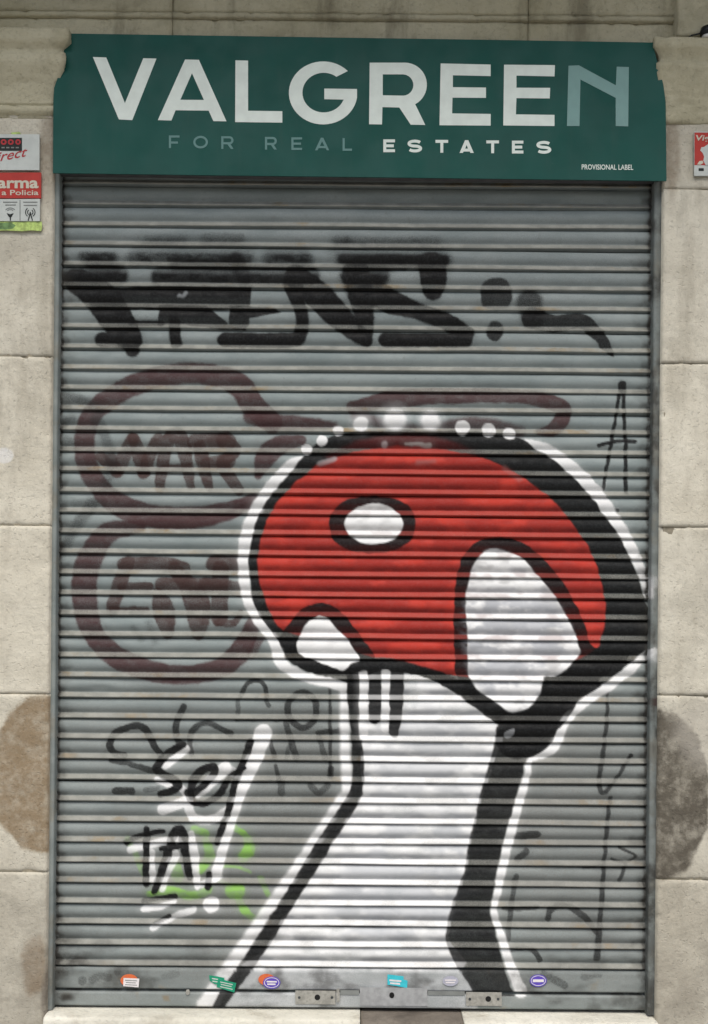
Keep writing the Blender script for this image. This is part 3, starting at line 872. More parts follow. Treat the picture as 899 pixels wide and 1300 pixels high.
def rect_px(x0, x1, y0, y1, slope=0.009):
    return [(x0, y0), (x1, y0 + (x1 - x0) * slope), (x1, y1 + (x1 - x0) * slope), (x0, y1)]


for (x0, x1, y0, y1, hx) in ((375, 426, 1257.5, 1274.5, 403), (591.5, 637, 1259.5, 1276.5, 620)):
    lk = flat_shape('lock_plate', [rect_px(x0, x1, y0, y1)], -0.0205, 0.004, M['steel_lock'], bar)
    for sx_ in (x0 + 5, x1 - 4.5):
        flat_shape('screw', [arc(sx_, (y0 + y1) / 2 + 0.4, 1.7, 1.7, 0, 330, 10)], -0.0232, 0.0014, M['steel_dark'], lk)
    flat_shape('keyhole', [arc(hx, (y0 + y1) / 2 + 0.2, 3.6, 3.6, 0, 340, 14)], -0.0229, 0.0008, M['hole'], lk)
flat_shape('cover_plate', [rect_px(457, 542.5, 1253.5, 1276.5)], -0.0186, 0.0016, M['plate_steel'], bar)
flat_shape('latch_tab', [[(427, 1256), (431, 1255), (431.5, 1271), (427.5, 1272)]], -0.024, 0.010, M['steel_lock'], bar)
flat_shape('slot', [rect_px(432, 456, 1257, 1263)], -0.0190, 0.001, M['print_grey'], bar)
flat_shape('slot', [rect_px(543, 590, 1258, 1263.5)], -0.0190, 0.001, M['print_grey'], bar)
flat_shape('keyhole', [arc(497.5, 1263.5, 3.2, 3.8, 0, 340, 14)], -0.0199, 0.0008, M['hole'], bar)
flat_shape('bolt_head', [arc(238.5, 1259.5, 2.6, 3.4, 0, 340, 12)], -0.019, 0.006, M['steel_lock'], bar)

# guide rails: folded channels on each side
for side in (0, 1):
    pts = [(65.2, 75.2), (822.5, 834)][side]
    a, _ = P(pts[0], 760)
    b, _ = P(pts[1], 760)
    _, zt = P(450, 205)
    zbm = 0.163
    if side == 0:
        pl = [(a - 0.004, 0.03), (a - 0.004, -0.050), (a, -0.054), (b - 0.004, -0.054), (b, -0.050), (b + 0.0005, -0.015), (b + 0.0005, 0.02)]
    else:
        pl = [(a - 0.0005, 0.02), (a - 0.0005, -0.015), (a, -0.050), (a + 0.004, -0.054), (b, -0.054), (b + 0.004, -0.050), (b + 0.004, 0.03)]
    dense = []
    for (p0, p1) in zip(pl[:-1], pl[1:]):
        for k in range(3):
            dense.append((p0[0] + (p1[0] - p0[0]) * k / 3, p0[1] + (p1[1] - p0[1]) * k / 3))
    dense.append(pl[-1])
    dense = np.array(dense)
    zs = np.linspace(zt, zbm, 700)
    xg = np.repeat(dense[:, 0][None, :], len(zs), 0) + ((fbm(zs / 0.6, zs * 0 + side, 81, 2) - 0.5) * 0.004)[:, None]
    yg = np.repeat(dense[:, 1][None, :], len(zs), 0) + ((fbm(zs / 0.3, zs * 0 + side, 82, 2) - 0.5) * 0.003)[:, None]
    zg = np.repeat(zs[:, None], len(dense), 1)
    Vg = np.stack([xg, yg, zg], -1)
    me = grid_mesh('guide_rail', Vg)
    co = Vg.reshape(-1, 3)
    px, py = to_px(co[:, 0], co[:, 2])
    z0 = np.zeros(len(co))
    nn = fbm(co[:, 0] / 0.03, co[:, 2] / 0.12, 83, 4)
    gm = np.clip(sstep(0.42, 0.75, nn) * (0.12 if side == 0 else 0.7) + sstep(1080, 1270, py) * 0.35 + (0.0 if side == 0 else 0.45), 0, 0.9)
    g = graffiti(px, py, z0, z0, z0 + 12)
    if side == 0:
        g.a *= 0.1
    else:
        g.a *= np.where((g.rgb[:, 0] > 0.25) | (np.hypot(px - 828, py - 890) < 8), 1.0, 0.12)
    at = me.attributes.new('paint', 'FLOAT_COLOR', 'POINT')
    at.data.foreach_set('color', np.column_stack([g.rgb, g.a]).reshape(-1).astype(np.float32))
    sf = me.attributes.new('surface', 'FLOAT_COLOR', 'POINT')
    sf.data.foreach_set('color', np.column_stack([z0 + 0.2, gm, z0 + 0.35, z0 + 1]).reshape(-1).astype(np.float32))
    o = link('guide_rail', me, M['shutter'], root)

# ------------------------------------------------------------------ the building: piers, capitals, lintel, threshold
YF = -0.08
bld = empty('building', (0, 0.3, 0.0), 'beige limestone shopfront with two piers, moulded capitals and a lintel', 'building')


def stone_block(name, x0, x1, z0, z1, yf, yb, mat, parent, seed, rough=0.0045, rnd=0.0035, step=0.011, warp=0.0):
    nx, nz = max(4, int((x1 - x0) / step)), max(4, int((z1 - z0) / step))
    nx, nz = min(nx, 110), min(nz, 110)
    # denser towards the edges, where the arris is worn
    def spread(n):
        t = np.linspace(0, 1, n)
        return t
    xs, zs = x0 + (x1 - x0) * spread(nx), z1 + (z0 - z1) * spread(nz)
    X, Z = np.meshgrid(xs, zs)
    ex = np.minimum(X - x0, x1 - X)
    ez = np.minimum(Z - z0, z1 - Z)
    e = np.minimum(ex, ez)
    wear = fbm(X / 0.05, Z / 0.05, seed, 3)
    r = rnd * (0.5 + 1.3 * wear ** 2)
    drop = r * (1 - np.clip(e / (r + 1e-6), 0, 1)) ** 2
    chip = sstep(0.66, 0.80, fbm(X / 0.035, Z / 0.05, seed + 3, 3)) * np.exp(-e / 0.02) * 0.010
    Y = yf + drop + chip + (fbm(X / 0.09, Z / 0.09, seed + 5, 4) - 0.5) * rough * 2 + (fbm(X / 0.4, Z / 0.4, seed + 6, 2) - 0.5) * 0.006
    Vf = np.stack([X, Y, Z], -1)
    # wrap with a ring at the back
    Vb = np.empty((nz + 2, nx + 2, 3))
    Vb[1:-1, 1:-1] = Vf
    Vb[0, 1:-1], Vb[-1, 1:-1] = Vf[0], Vf[-1]
    Vb[:, 0], Vb[:, -1] = Vb[:, 1], Vb[:, -2]
    Vb[0, :, 1] = Vb[-1, :, 1] = yb
    Vb[:, 0, 1] = Vb[:, -1, 1] = yb
    me = grid_mesh(name, Vb)
    return link(name, me, mat, parent)


xpl, _ = P(63.2, 760, YF)        # opening-side arris of each pier
xpr, _ = P(837.6, 760, YF)
G = 0.0024
ZTOP = 4.55
XOUT = 2.75


def part(name, loc=None, mesh_=None, mat=None):
    if mesh_ is None:
        o = bpy.data.objects.new(name, None)
        o.empty_display_size = 0.05
        COL.objects.link(o)
        o.parent = bld
        bpy.context.view_layer.update()
        o.matrix_parent_inverse = bld.matrix_world.inverted()
        return o
    return link(name, mesh_, mat, bld)


link('masonry_core', box(-XOUT, XOUT, 0.16, 0.42, 0.0, 5.6), M['mortar'], bld)

zcapL = P(30, 139, YF)[1]
zcapR = P(870, 150, YF)[1]
jl = [zcapL] + [P(25, v, YF)[1] for v in (452, 667, 881, 1107)] + [0.0]
jr = [zcapR] + [P(872, v, YF)[1] for v in (240, 461, 669, 883, 1117)] + [0.0]
sd = 100
for side, (js, xe) in enumerate(((jl, xpl), (jr, xpr))):
    pier_core = box(*((-XOUT, xe - 0.02) if side == 0 else (xe + 0.02, XOUT)), YF + 0.016, 0.16, 0.0, ZTOP) if False else None
    xa, xb = (-XOUT, xe - 0.012) if side == 0 else (xe + 0.012, XOUT)
    pc = link('pier', box(xa, xb, YF + 0.0065, 0.158, 0.002, js[0] - 0.002), M['mortar'], bld)
    for i in range(len(js) - 1):
        za, zb = js[i + 1] + G / 2, js[i] - G / 2
        if side == 0:
            cuts = [xe, xe - (0.62 if i % 2 else 0.95), -1.95 if i % 2 else -2.2, -XOUT]
        else:
            cuts = [xe, xe + (0.95 if i % 2 else 0.62), 2.2 if i % 2 else 1.95, XOUT]
        for c0, c1 in zip(cuts[:-1], cuts[1:]):
            a, b = min(c0, c1), max(c0, c1)
            sd += 1
            stone_block('stone_block', a + G / 2 * (a != -XOUT and a != xe), b - G / 2 * (b != XOUT and b != xe), za + (0.001 if i == len(js) - 2 else 0), zb,
                        YF + ((sd * 37) % 7 - 3) * 0.0006, 0.150, M['stone'], pc, sd)


def moulding(name, prof, xe, side, parent, mat, xfar, seed):
    """prof: list of (z, outward); runs along the front and returns round the corner into the opening"""
    # refine
    d = []
    for (z0_, o0), (z1_, o1) in zip(prof[:-1], prof[1:]):
        n = max(1, int(abs(z1_ - z0_) / 0.008))
        for k in range(n):
            d.append((z0_ + (z1_ - z0_) * k / n, o0 + (o1 - o0) * k / n))
    d.append(prof[-1])
    d = np.array(d)
    sgn = 1 if side == 0 else -1
    yback = 0.05
    # stations: far end -> corner (front), corner -> back (return)
    nf = 70
    rows = []
    for z, o in d:
        c = np.array([xe + sgn * o, YF - o])
        fr = np.linspace(xfar, c[0], nf)
        row = [(x, c[1], z) for x in fr] + [(c[0], y, z) for y in np.linspace(c[1], yback, 14)[1:]]
        rows.append(row)
    Vg = np.array(rows)
    nz = (fbm(Vg[..., 0] / 0.07 + Vg[..., 1] / 0.07, Vg[..., 2] / 0.07, seed, 4) - 0.5) * 0.008
    ch = sstep(0.64, 0.78, fbm(Vg[..., 0] / 0.03 + Vg[..., 1] / 0.03, Vg[..., 2] / 0.03, seed + 2, 3)) * 0.008
    Vg[:, :nf, 1] += (nz + ch)[:, :nf]
    Vg[:, nf:, 0] += -sgn * (nz + ch)[:, nf:]
    Vg[0, :, 1] = np.where(np.arange(Vg.shape[1]) < nf, 0.10, Vg[0, :, 1])
    Vg[-1, :, 1] = np.where(np.arange(Vg.shape[1]) < nf, 0.10, Vg[-1, :, 1])
    return link(name, grid_mesh(name, Vg), mat, parent)


def zl(v): return P(30, v, -0.13)[1]
def zr(v): return P(875, v, -0.13)[1]


KX = S
moulding('capital', [(zl(36), 0.0), (zl(38), 0.070), (zl(52), 0.072), (zl(56), 0.060), (zl(60), 0.046), (zl(64), 0.044), (zl(68), 0.056), (zl(76), 0.060), (zl(80), 0.057), (zl(90), 0.040), (zl(102), 0.022), (zl(114), 0.013), (zl(124), 0.010),
                     (zl(125), 0.010), (zl(126), 0.004), (zl(128), 0.004), (zl(129), 0.016), (zl(132), 0.020), (zl(136), 0.018), (zl(139), 0.006), (zl(140), 0.001), (zl(146), 0.0)], xpl, 0, bld, M['stone_high'], -XOUT, 301)
moulding('capital', [(zr(45), 0.0), (zr(47), 0.052), (zr(58), 0.052), (zr(61), 0.044), (zr(68), 0.030), (zr(75), 0.026), (zr(78), 0.040), (zr(84), 0.040), (zr(100), 0.031), (zr(120), 0.020), (zr(138), 0.014), (zr(146), 0.013),
                     (zr(149), 0.010), (zr(151), 0.002), (zr(156), 0.0)], xpr, 1, bld, M['stone_high'], XOUT, 302)

# lintel: two fasciae of long stones
YL = -0.055
lin = link('lintel', box(-XOUT, XOUT, YL + 0.02, 0.158, P(450, 62, YL)[1], ZTOP - 0.002), M['mortar'], bld)
zs_a, zs_b = P(450, 25, YL)[1], P(450, 72, YL)[1]
cutx = [-XOUT, P(-160, 20, YL)[0], P(219, 20, YL)[0], P(671, 20, YL)[0], P(1060, 20, YL)[0], XOUT]
for c0, c1 in zip(cutx[:-1], cutx[1:]):
    sd += 1
    stone_block('stone_block', c0 + G / 2, c1 - G / 2, zs_b, zs_a - 0.001, YL + 0.004, 0.150, M['stone_high'], lin, sd, 0.004, 0.006)
    sd += 1
    stone_block('stone_block', c0 + G / 2, c1 - G / 2, zs_a + 0.001, zs_a + 0.022, YL - 0.008, 0.150, M['stone_high'], lin, sd, 0.002, 0.006)
    sd += 1
    stone_block('stone_block', c0 + G / 2, c1 - G / 2, zs_a + 0.024, ZTOP, YL - 0.002, 0.150, M['stone_high'], lin, sd, 0.005, 0.008)
# pilaster strips that stand on the capitals
zp0, zp1 = P(880, 46, -0.1)[1] + 0.003, ZTOP
sd += 1
xe_r = P(858, 20, YF)[0]
pil = stone_block('pilaster', xe_r, XOUT, zp0, zp1, -0.098, 0.150, M['stone_high'], bld, sd)
xe_l = P(-25, 20, YF)[0]
sd += 1
stone_block('pilaster', -XOUT, xe_l, P(30, 37, -0.1)[1] + 0.003, zp1, -0.098, 0.150, M['stone_high'], bld, sd)
# upper wall, and an unseen balcony added to shade the shopfront's top
link('upper_wall', box(-XOUT, XOUT, -0.05, 0.158, ZTOP + 0.003, 5.6, 0.004), M['stone_high'], bld)
bal = link('shade_balcony_slab', box(-2.4, 2.4, -1.10, -0.053, 4.72, 4.90, 0.02), M['stone_high'], bld)
for bx_ in (-1.7, 0.0, 1.7):
    link('shade_balcony_bracket', box(bx_ - 0.09, bx_ + 0.09, -0.95, -0.053, 4.57, 4.717, 0.02), M['stone_high'], bld)

# threshold stones
zt = 0.160
xs1, xs2 = P(458, 1285, -0.12)[0], P(589, 1285, -0.12)[0]
xsl, xsr = P(56, 1285, -0.12)[0], P(836, 1285, -0.12)[0]


def sill(name, x0, x1, zh, mat, seed, yf=-0.135, rough=0.004):
    nx = int((x1 - x0) / 0.010)
    xs = np.linspace(x0, x1, nx)
    pr = [(0.10, zh), (-0.05, zh), (yf + 0.03, zh), (yf + 0.012, zh - 0.002), (yf + 0.003, zh - 0.010), (yf, zh - 0.022), (yf, zh - 0.05), (yf, zh - 0.09), (yf, 0.002)]
    Vg = np.array([[(x, y, z) for x in xs] for y, z in pr])
    n = (fbm(Vg[..., 0] / 0.08, Vg[..., 2] / 0.05 + Vg[..., 1] / 0.05, seed, 4) - 0.5)
    Vg[..., 1] += n * rough * 3
    Vg[2:6, :, 2] += (fbm(Vg[2:6, :, 0] / 0.06, Vg[2:6, :, 1] / 0.05, seed + 1, 3) - 0.62) * rough * 2.0
    Vg[-1, :, 2] = 0.002
    full = np.concatenate([Vg[:, :1], Vg, Vg[:, -1:]], 1)
    full[:, 0, 1] = full[:, -1, 1] = 0.10
    return link(name, grid_mesh(name, full), mat, bld)


sill('threshold', xsl, xs1 - 0.002, zt, M['sill'], 401)
sill('threshold', xs1 + 0.001, xs2 - 0.001, zt - 0.006, M['cement'], 402, -0.128, 0.009)
sill('threshold', xs2 + 0.002, xsr, zt - 0.004, M['sill'], 403)

# pavement
pv = link('pavement', box(-60, 60, -60, 0.6, -0.2, 0.0), M['paving'])
tag(pv, kind='structure')

# ------------------------------------------------------------------ shop sign
YS = -0.112
sign = empty('shop_sign', (*[P(455, 225, YS)[0], YS + 0.05], P(455, 225, YS)[1]), 'dark green shop sign with white VALGREEN lettering above the shutter', 'sign')
out = [(88, 43), (250, 45.5), (450, 48.5), (650, 51.5), (831, 54.5), (830, 62), (833, 74), (838, 92), (842, 108), (845, 130), (846, 230),
       (650, 227.5), (450, 225), (250, 222.5), (67.5, 220), (68, 128), (69, 112), (74, 98), (81, 84), (83, 72), (79.5, 62), (84, 54)]
panel = flat_shape('panel', [out], YS + 0.003, 0.006, M['green'], sign)
# the box behind the panel
inner = [(92, 66), (826, 76), (834, 120), (836, 229.3), (450, 224.5), (75, 219.6), (79, 124), (92, 96)]
flat_shape('sign_box', [inner], YS + 0.0063 + 0.038, 0.076, M['sign_under'], sign)


def letter(loops, mat, th=0.0009):
    return flat_shape('letter', loops, YS - th / 2 - 0.0003, th, mat, sign)


wv, tv, dv = M['vinyl_white'], M['vinyl_teal'], M['vinyl_dim']
letter([[(118, 72.4), (135, 73), (158.7, 131), (182, 74), (198.7, 74.4), (168, 152.5), (151, 151.7)]], wv)
letter([[(200.5, 152.5), (235, 75.6), (252.6, 76), (287.6, 154), (271, 153.8), (265, 140.5), (223, 140), (217.7, 153)], [(243.8, 93), (259, 127), (229, 126.7)]], wv)
letter([[(299, 76.6), (315, 77), (315, 140.7), (358.5, 141.2), (358.5, 155.7), (298.6, 155)]], wv)
letter([arc(410.3, 118, 43.5, 40, 44, 360 - 6 + 12, 44)[:-2] + [(453.3, 113), (411.8, 112.5), (411.8, 126), (437, 126.5)] + list(reversed(arc(411, 117.6, 27, 25.2, 53, 338, 36)))], wv)
letter([[(469.4, 79.6), (514, 79.6)] + list(reversed(arc(514, 107.6, 28, 28, -62, 88, 18))) + [(540, 158.7), (521.5, 158.3), (507, 136.5), (485.6, 136), (485, 158), (468.6, 157.7)],
        [(486, 94.4), (512, 94.4)] + list(reversed(arc(511.5, 108, 13.4, 13.5, -85, 85, 12))) + [(512, 121.5), (486, 121)]], wv)
letter([[(559.5, 80.6), (623, 82), (623, 96.6), (575, 95.6), (575, 110.7), (617, 111.2), (617, 124.3), (574.5, 124), (574, 144), (623, 144.7), (623, 159.5), (558, 159)]], wv)
letter([[(640, 82.2), (704.6, 82.7), (704, 97), (655.7, 96), (655.7, 111.4), (698.5, 111.6), (698, 125), (655.7, 124.6), (655, 145.2), (704, 145.9), (704, 160), (639, 159.3)]], wv)
letter([[(721.8, 83.5), (735, 83), (782, 108.4), (783, 84.7), (798.4, 85.2), (797.6, 160.5), (781.7, 160), (781.7, 124.3), (737, 101), (735.7, 160), (719.8, 160)]], tv)


def small_letter(ch, x0, x1, ytop, h, t, mat):
    """sans capitals in a box"""
    def q(u, v): return (x0 + u, ytop + v)
    w = x1 - x0
    if ch == 'F':
        lp = [[q(0, 0), q(w, 0), q(w, t), q(t, t), q(t, h * .48), q(w * .85, h * .48), q(w * .85, h * .48 + t), q(t, h * .48 + t), q(t, h), q(0, h)]]
    elif ch == 'E':
        lp = [[q(0, 0), q(w, 0), q(w, t), q(t, t), q(t, h / 2 - t / 2), q(w * .9, h / 2 - t / 2), q(w * .9, h / 2 + t / 2), q(t, h / 2 + t / 2), q(t, h - t), q(w, h - t), q(w, h), q(0, h)]]
    elif ch == 'L':
        lp = [[q(0, 0), q(t, 0), q(t, h - t), q(w, h - t), q(w, h), q(0, h)]]
    elif ch == 'T':
        lp = [[q(0, 0), q(w, 0), q(w, t), q(w / 2 + t / 2, t), q(w / 2 + t / 2, h), q(w / 2 - t / 2, h), q(w / 2 - t / 2, t), q(0, t)]]
    elif ch == 'O':
        lp = [arc(x0 + w / 2, ytop + h / 2, w / 2, h / 2, 0, 348, 29), arc(x0 + w / 2, ytop + h / 2, w / 2 - t, h / 2 - t, 0, 348, 29)]
    elif ch == 'A':
        s = t * 1.12
        k = w / 2 / h
        yb = h * .66
        lp = [[q(0, h), q(w / 2 - s / 2, 0), q(w / 2 + s / 2, 0), q(w, h), q(w - s, h), q(w - s - (h - yb - t) * k, yb + t), q(s + (h - yb - t) * k, yb + t), q(s, h)],
              [q(w / 2, s * 1.5), q(w - s - (h - yb) * k, yb), q(s + (h - yb) * k, yb)]]
    elif ch == 'R':
        r = h * .32
        cx, cy = x0 + w - r, ytop + r
        lp = [[q(0, 0)] + list(reversed(arc(cx, cy, r, r, -75, 90, 12))) + [q(w, h), q(w - t * 1.25, h), q(w * .5, 2 * r), q(t, 2 * r), q(t, h), q(0, h)],
              [q(t, t)] + list(reversed(arc(cx, cy, r - t, r - t, -90, 90, 10))) + [q(t, 2 * r - t)]]
    elif ch == 'S':
        r = (h - t) / 4
        cx = x0 + w / 2
        up = arc(cx, ytop + t / 2 + r, w / 2 - t / 2, r, 28, 250, 18)
        lo = arc(cx, ytop + h - t / 2 - r, w / 2 - t / 2, r, 70, -152, 18)
        cl = np.array(up + lo)
        tg = np.gradient(cl, axis=0)
        nn = np.stack([-tg[:, 1], tg[:, 0]], 1)
        nn /= np.linalg.norm(nn, axis=1)[:, None]
        a, b = cl + nn * t / 2, cl - nn * t / 2
        lp = [[tuple(p) for p in a] + [tuple(p) for p in b[::-1]]]
    letter(lp, mat, 0.0008)


for ch, a, b in (('F', 214.5, 228), ('O', 245.5, 264), ('R', 281, 296.5), ('R', 336.5, 351.5), ('E', 370, 383.6), ('A', 400, 418), ('L', 435, 447)):
    small_letter(ch, a, b, 172.0 + (a - 214) * 0.0155, 16.0, 2.7, dv)
for ch, a, b in (('E', 486.7, 501.5), ('S', 517.4, 536), ('T', 553, 569), ('A', 583.5, 601.5), ('T', 617.5, 633.5), ('E', 650, 664.5), ('S', 681, 700)):
    small_letter(ch, a, b, 177.0 + (a - 486) * 0.010, 16.2, 3.7, wv)
text_shape('small_lettering', 'PROVISIONAL LABEL', 738.5, 804, 215.2, 6.6, YS - 0.0003, 0.0012, wv, sign, rot=-0.008, bold=0.012)

# ------------------------------------------------------------------ alarm plates on the pier
YW = YF - 0.012


def plate(name, loops, th, mat, label, cat, group=None, depth=None):
    d = (YW if depth is None else depth)
    e = empty(name, (P(loops[0][0][0], loops[0][0][1], d)[0], d, min(P(q[0], q[1], d)[1] for q in loops[0])), label, cat, group)
    flat_shape('board', loops, d, th, mat, e)
    return e


def stick(name, loops, depth, mat, parent, th=0.0008):
    return flat_shape(name, loops, depth - th / 2 - 0.0002, th, mat, parent)


pl1 = plate('alarm_plate', [[(-95, 171), (50.5, 171), (50.5, 216.5), (-95, 216)]], 0.008, M['plate_white'], 'white alarm plate with red slanted script reading Direct on the pier', 'sign')
d1 = YW - 0.004
stick('print_panel', [[(-70, 175), (28, 175), (28, 191.5), (-70, 191.5)]], d1, M['print_black'], pl1)
for (a, b) in ((1, 8.5), (10, 17.5), (19.5, 26.5)):
    stick('print_mark', [arc((a + b) / 2, 180.3, (b - a) / 2, 3.6, 0, 350, 18), arc((a + b) / 2, 180.3, (b - a) / 2 - 2.2, 1.6, 0, 350, 18)], d1 - 0.001, M['print_red'], pl1)
for k in range(4):
    stick('print_mark', [rect_px(2 + k * 6, 6 + k * 6, 186.6, 188.2, 0)], d1 - 0.001, M['print_grey'], pl1)
text_shape('script_lettering', 'Direct', -19, 35, 208.5, 12.5, d1 - 0.0002, 0.0008, M['print_red'], pl1, shear=0.35, rot=math.radians(11), bold=0.006)
pl2 = plate('alarm_plate', [[(-95, 220), (52.5, 219.5), (52.5, 252), (-95, 252)]], 0.008, M['plate_red'], 'red alarm plate reading Alarma, below the white Direct plate', 'sign')
text_shape('lettering', 'Alarma', -27, 49, 238.5, 14, d1 - 0.0002, 0.0008, M['print_cream'], pl2, bold=0.03)
text_shape('lettering', 'conectada a Policia', -60, 49, 247.6, 6.6, d1 - 0.0002, 0.0008, M['print_cream'], pl2, bold=0.015)
pl3 = plate('alarm_plate', [[(-95, 253.5), (51, 253), (51, 281), (-95, 281)]], 0.007, M['plate_white'], 'white alarm plate with small black aerial and eye pictograms, under the red one', 'sign')
d3 = YW - 0.0035
stick('print_mark', [rect_px(25, 26, 254, 280, 0)], d3, M['print_grey'], pl3)
for (x0_, x1_, yy) in ((4, 22, 256), (7, 20, 259.6), (29.5, 47.5, 256), (30, 47, 260)):
    stick('print_mark', [rect_px(x0_, x1_, yy, yy + 1.3, 0)], d3, M['print_grey'], pl3)
stick('pictogram', [[(8.5, 270.5), (13, 272), (17.5, 270.5), (15, 275), (14, 276), (13.8, 280), (12.6, 280), (12.4, 276), (11, 275)]], d3, M['print_black'], pl3)
for rr in (4.5, 7):
    stick('pictogram', [arc(13, 269, rr, rr * .8, 30, 150, 10) + list(reversed(arc(13, 269, rr - 1, rr * .8 - 1, 30, 150, 10)))], d3, M['print_grey'], pl3)
stick('pictogram', [[(38, 269), (39, 269), (42, 280), (40.6, 280), (38.5, 273), (36.6, 280), (35.2, 280)]], d3, M['print_black'], pl3)
for rr in (4.0, 6.6):
    for a0 in (-55, 125):
        stick('pictogram', [arc(38.5, 269.5, rr, rr, a0, a0 + 110, 10) + list(reversed(arc(38.5, 269.5, rr - 1.1, rr - 1.1, a0, a0 + 110, 10)))], d3, M['print_black'], pl3)
tp = stick('tape_strip', [[(-40, 282), (8, 281.2), (26, 282), (40, 281), (53, 281.6), (53.6, 288), (52.4, 293.4), (40, 292.4), (28, 293.6), (8, 292.6), (-40, 293)]], YW + 0.004, M['tape'], None, 0.003)
tag(tp, 'crumpled yellow green tape stuck below the alarm plates', 'tape')
tp2 = stick('tape_patch', [[(-30, 283), (4, 283), (14, 282.4), (20, 286), (17, 290), (8, 291.4), (-30, 291)]], YW + 0.0012, M['tape_green'], tp)
tp3 = stick('tape_strip', [[(14, 168.4), (25, 167.6), (27, 170.4), (15, 170.8)]], YW + 0.003, M['tape'], None, 0.003)
tag(tp3, 'small scrap of yellow tape above the white alarm plate', 'tape')
# red plate on the other pier
pr_ = plate('red_plate', [[(881, 167.5), (990, 168.5), (990, 224.5), (881, 223.5)]], 0.008, M['plate_white'], 'red and white plate with a pale hand figure on the pier', 'sign')
stick('red_panel', [[(881.8, 168.2), (989, 169.2), (989, 210.5), (881.8, 209.5)]], d1, M['plate_red'], pr_)
text_shape('lettering', 'Vig', 883.5, 901, 178.4, 7, d1 - 0.0012, 0.0008, M['print_cream'], pr_, shear=0.15, bold=0.02)
stick('pale_figure', [[(903, 182), (899, 183), (894, 186.5), (890.5, 187), (889, 191), (892, 194), (894, 199), (893, 204), (896, 209.6), (903, 210.2), (925, 210.3), (920, 190)]], d1 - 0.001, M['plate_white'], pr_)
stick('pale_figure', [[(885, 208.8), (888, 204.5), (892, 204), (893, 207), (889, 209.2)]], d1 - 0.001, M['print_cream'], pr_)
stick('print_mark', [rect_px(887, 893.5, 213.5, 217, 0)], d1, M['print_black'], pr_)

# lamp on the capital ledge
lx, lz = P(898.5, 35.5, -0.120)
lamp = empty('spot_lamp', (lx, -0.118, zr(47)), 'small black lamp with a pale rim standing on the capital ledge', 'lamp')


def ring_mesh(pr, cx, cy, cz, n=20, axis='z'):
    V, F = [], []
    for r, h in pr:
        for k in range(n):
            a = 2 * math.pi * k / n
            V.append((cx + r * math.cos(a), cy + r * math.sin(a), cz + h))
    for i in range(len(pr) - 1):
        for k in range(n):
            F.append((i * n + k, i * n + (k + 1) % n, (i + 1) * n + (k + 1) % n, (i + 1) * n + k))
    F.append(tuple(range(n))[::-1])
    F.append(tuple((len(pr) - 1) * n + k for k in range(n)))
    return mesh('ring', V, F)


zc0 = zr(47) + 0.001
link('housing', ring_mesh([(0.018, 0.010), (0.027, 0.014), (0.029, 0.026), (0.025, 0.040), (0.012, 0.048)], lx, -0.118, zc0), M['lamp_black'], lamp, True)
link('rim', ring_mesh([(0.016, 0.0), (0.021, 0.002), (0.021, 0.0095), (0.016, 0.0102)], lx, -0.118, zc0), M['lamp_white'], lamp, True)
cb = bpy.data.curves.new('cable', 'CURVE')
cb.dimensions = '3D'
cb.bevel_depth = 0.0032
sp = cb.splines.new('POLY')
cp = [(xe_r + 0.004, -0.106, zc0 + 0.004), (xe_r + 0.04, -0.108, zc0 + 0.006), (lx - 0.06, -0.112, zc0 + 0.014), (lx - 0.02, -0.116, zc0 + 0.022)]
sp.points.add(len(cp) - 1)
for i, c in enumerate(cp):
    sp.points[i].co = (*c, 1)
tmp = bpy.data.objects.new('tmp', cb)
cm = bpy.data.meshes.new_from_object(tmp)
bpy.data.objects.remove(tmp)
link('cable', cm, M['lamp_black'], lamp)

# ------------------------------------------------------------------ stickers on the bottom bar
YB = -0.0150


def sticker(loops, mat, label, prints=(), depth=YB):
    o = stick('sticker', loops, depth, mat, None, 0.001)
    tag(o, label, 'sticker')
    for k, (lp, mt) in enumerate(prints):
        stick('print_mark', lp, depth - 0.0012 - 0.0004 * k * 0, mt, o, 0.0005)
    return o


def bars(x0, y0, w, n, dy, sl, mt, h=1.4, gap=None):
    r = []
    for k in range(n):
        r.append(([rect_px(x0 + (k % 2) * 0.8, x0 + w - (k % 2) * 1.5, y0 + k * dy, y0 + k * dy + h, sl)], mt))
    return r


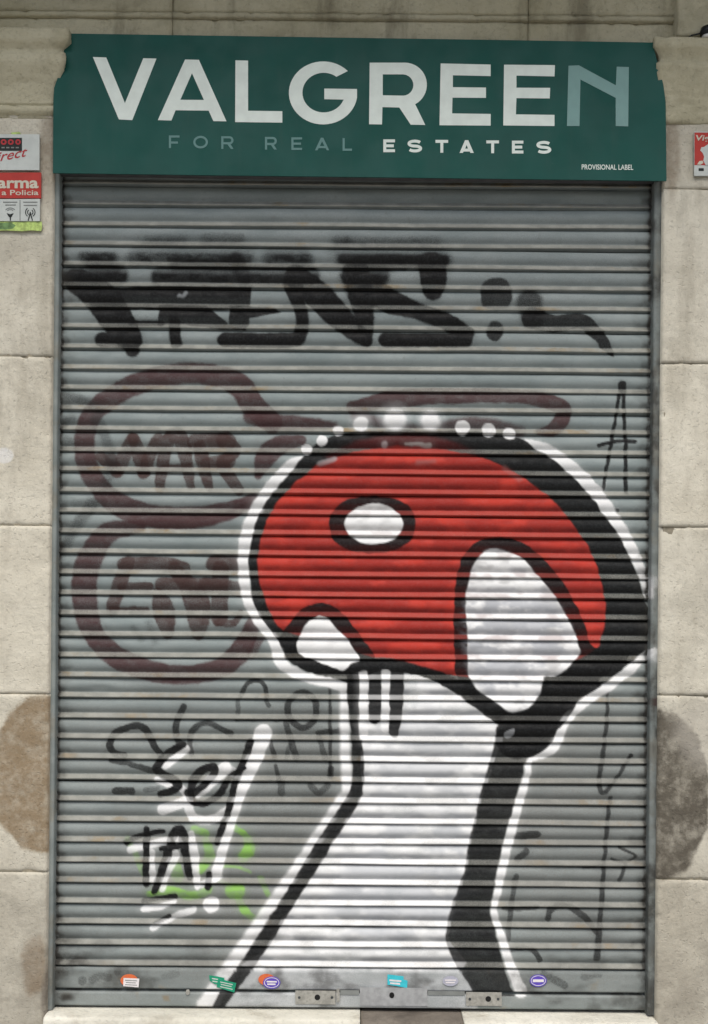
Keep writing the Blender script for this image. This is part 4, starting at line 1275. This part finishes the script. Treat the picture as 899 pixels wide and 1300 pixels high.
sticker([arc(164, 1244.5, 11, 7.8, 0, 345, 23)], M['st_orange'], 'round orange sticker half covered by a white label on the shutter foot')
sticker([[(157, 1241.5), (177, 1242.5), (176, 1253.5), (156.5, 1252)]], M['st_white'], 'small white label stuck over a round orange sticker', bars(159, 1244, 15, 3, 2.8, 0.05, M['print_grey'], 0.8), YB - 0.0012)
sticker([[(265.5, 1238), (275, 1239.5), (285, 1241.5), (284, 1251), (272, 1249), (266.5, 1245)]], M['st_green'], 'torn green sticker with white print beside the painted stalk line', bars(269, 1241.5, 12, 2, 3.4, 0.15, M['plate_white'], 1.4))
sticker([[(277, 1242.5), (300, 1248), (297.5, 1260), (275, 1253)]], M['st_green'], 'slanted green sticker with white lines overlapping a torn green one', bars(279.5, 1246, 16, 3, 3.0, 0.22, M['plate_white'], 1.1), YB - 0.0012)
sticker([arc(338.5, 1243.5, 10.5, 7.2, 0, 345, 23)], M['st_orange'], 'round orange sticker partly under a purple oval one')
sticker([arc(345, 1247.5, 11, 7.8, 0, 345, 23)], M['st_purple'], 'purple oval sticker overlapping a round orange sticker', [([arc(345, 1247.5, 9.6, 6.6, 0, 345, 23), arc(345, 1247.5, 8.8, 5.9, 0, 345, 23)], M['st_white'])] + bars(338.5, 1245.2, 13, 2, 3.2, 0.02, M['st_white'], 2.0), YB - 0.0012)
sticker([[(492, 1237), (512.5, 1239.5), (512.5, 1243.5), (517.5, 1245), (517, 1254.5), (505, 1252), (492, 1250)]], M['st_cyan'], 'cyan sticker with white print above the round hole', bars(494.5, 1243.4, 15, 2, 3.6, 0.08, M['st_white'], 2.2))
sticker([arc(572, 1245.5, 10, 6.4, 0, 345, 23)], M['st_faint'], 'faded pale lavender oval sticker', bars(565, 1243.6, 14, 2, 3.0, 0.0, M['st_white'], 1.6))
sticker([arc(683.5, 1245, 10.8, 7.8, 0, 345, 23)], M['st_purple'], 'purple oval sticker alone on grey steel past the black stalk line', [([arc(683.5, 1245, 9.5, 6.6, 0, 345, 23), arc(683.5, 1245, 8.8, 5.9, 0, 345, 23)], M['st_white'])] + bars(676.5, 1243.4, 14, 1, 3.2, 0.0, M['st_white'], 3.4))
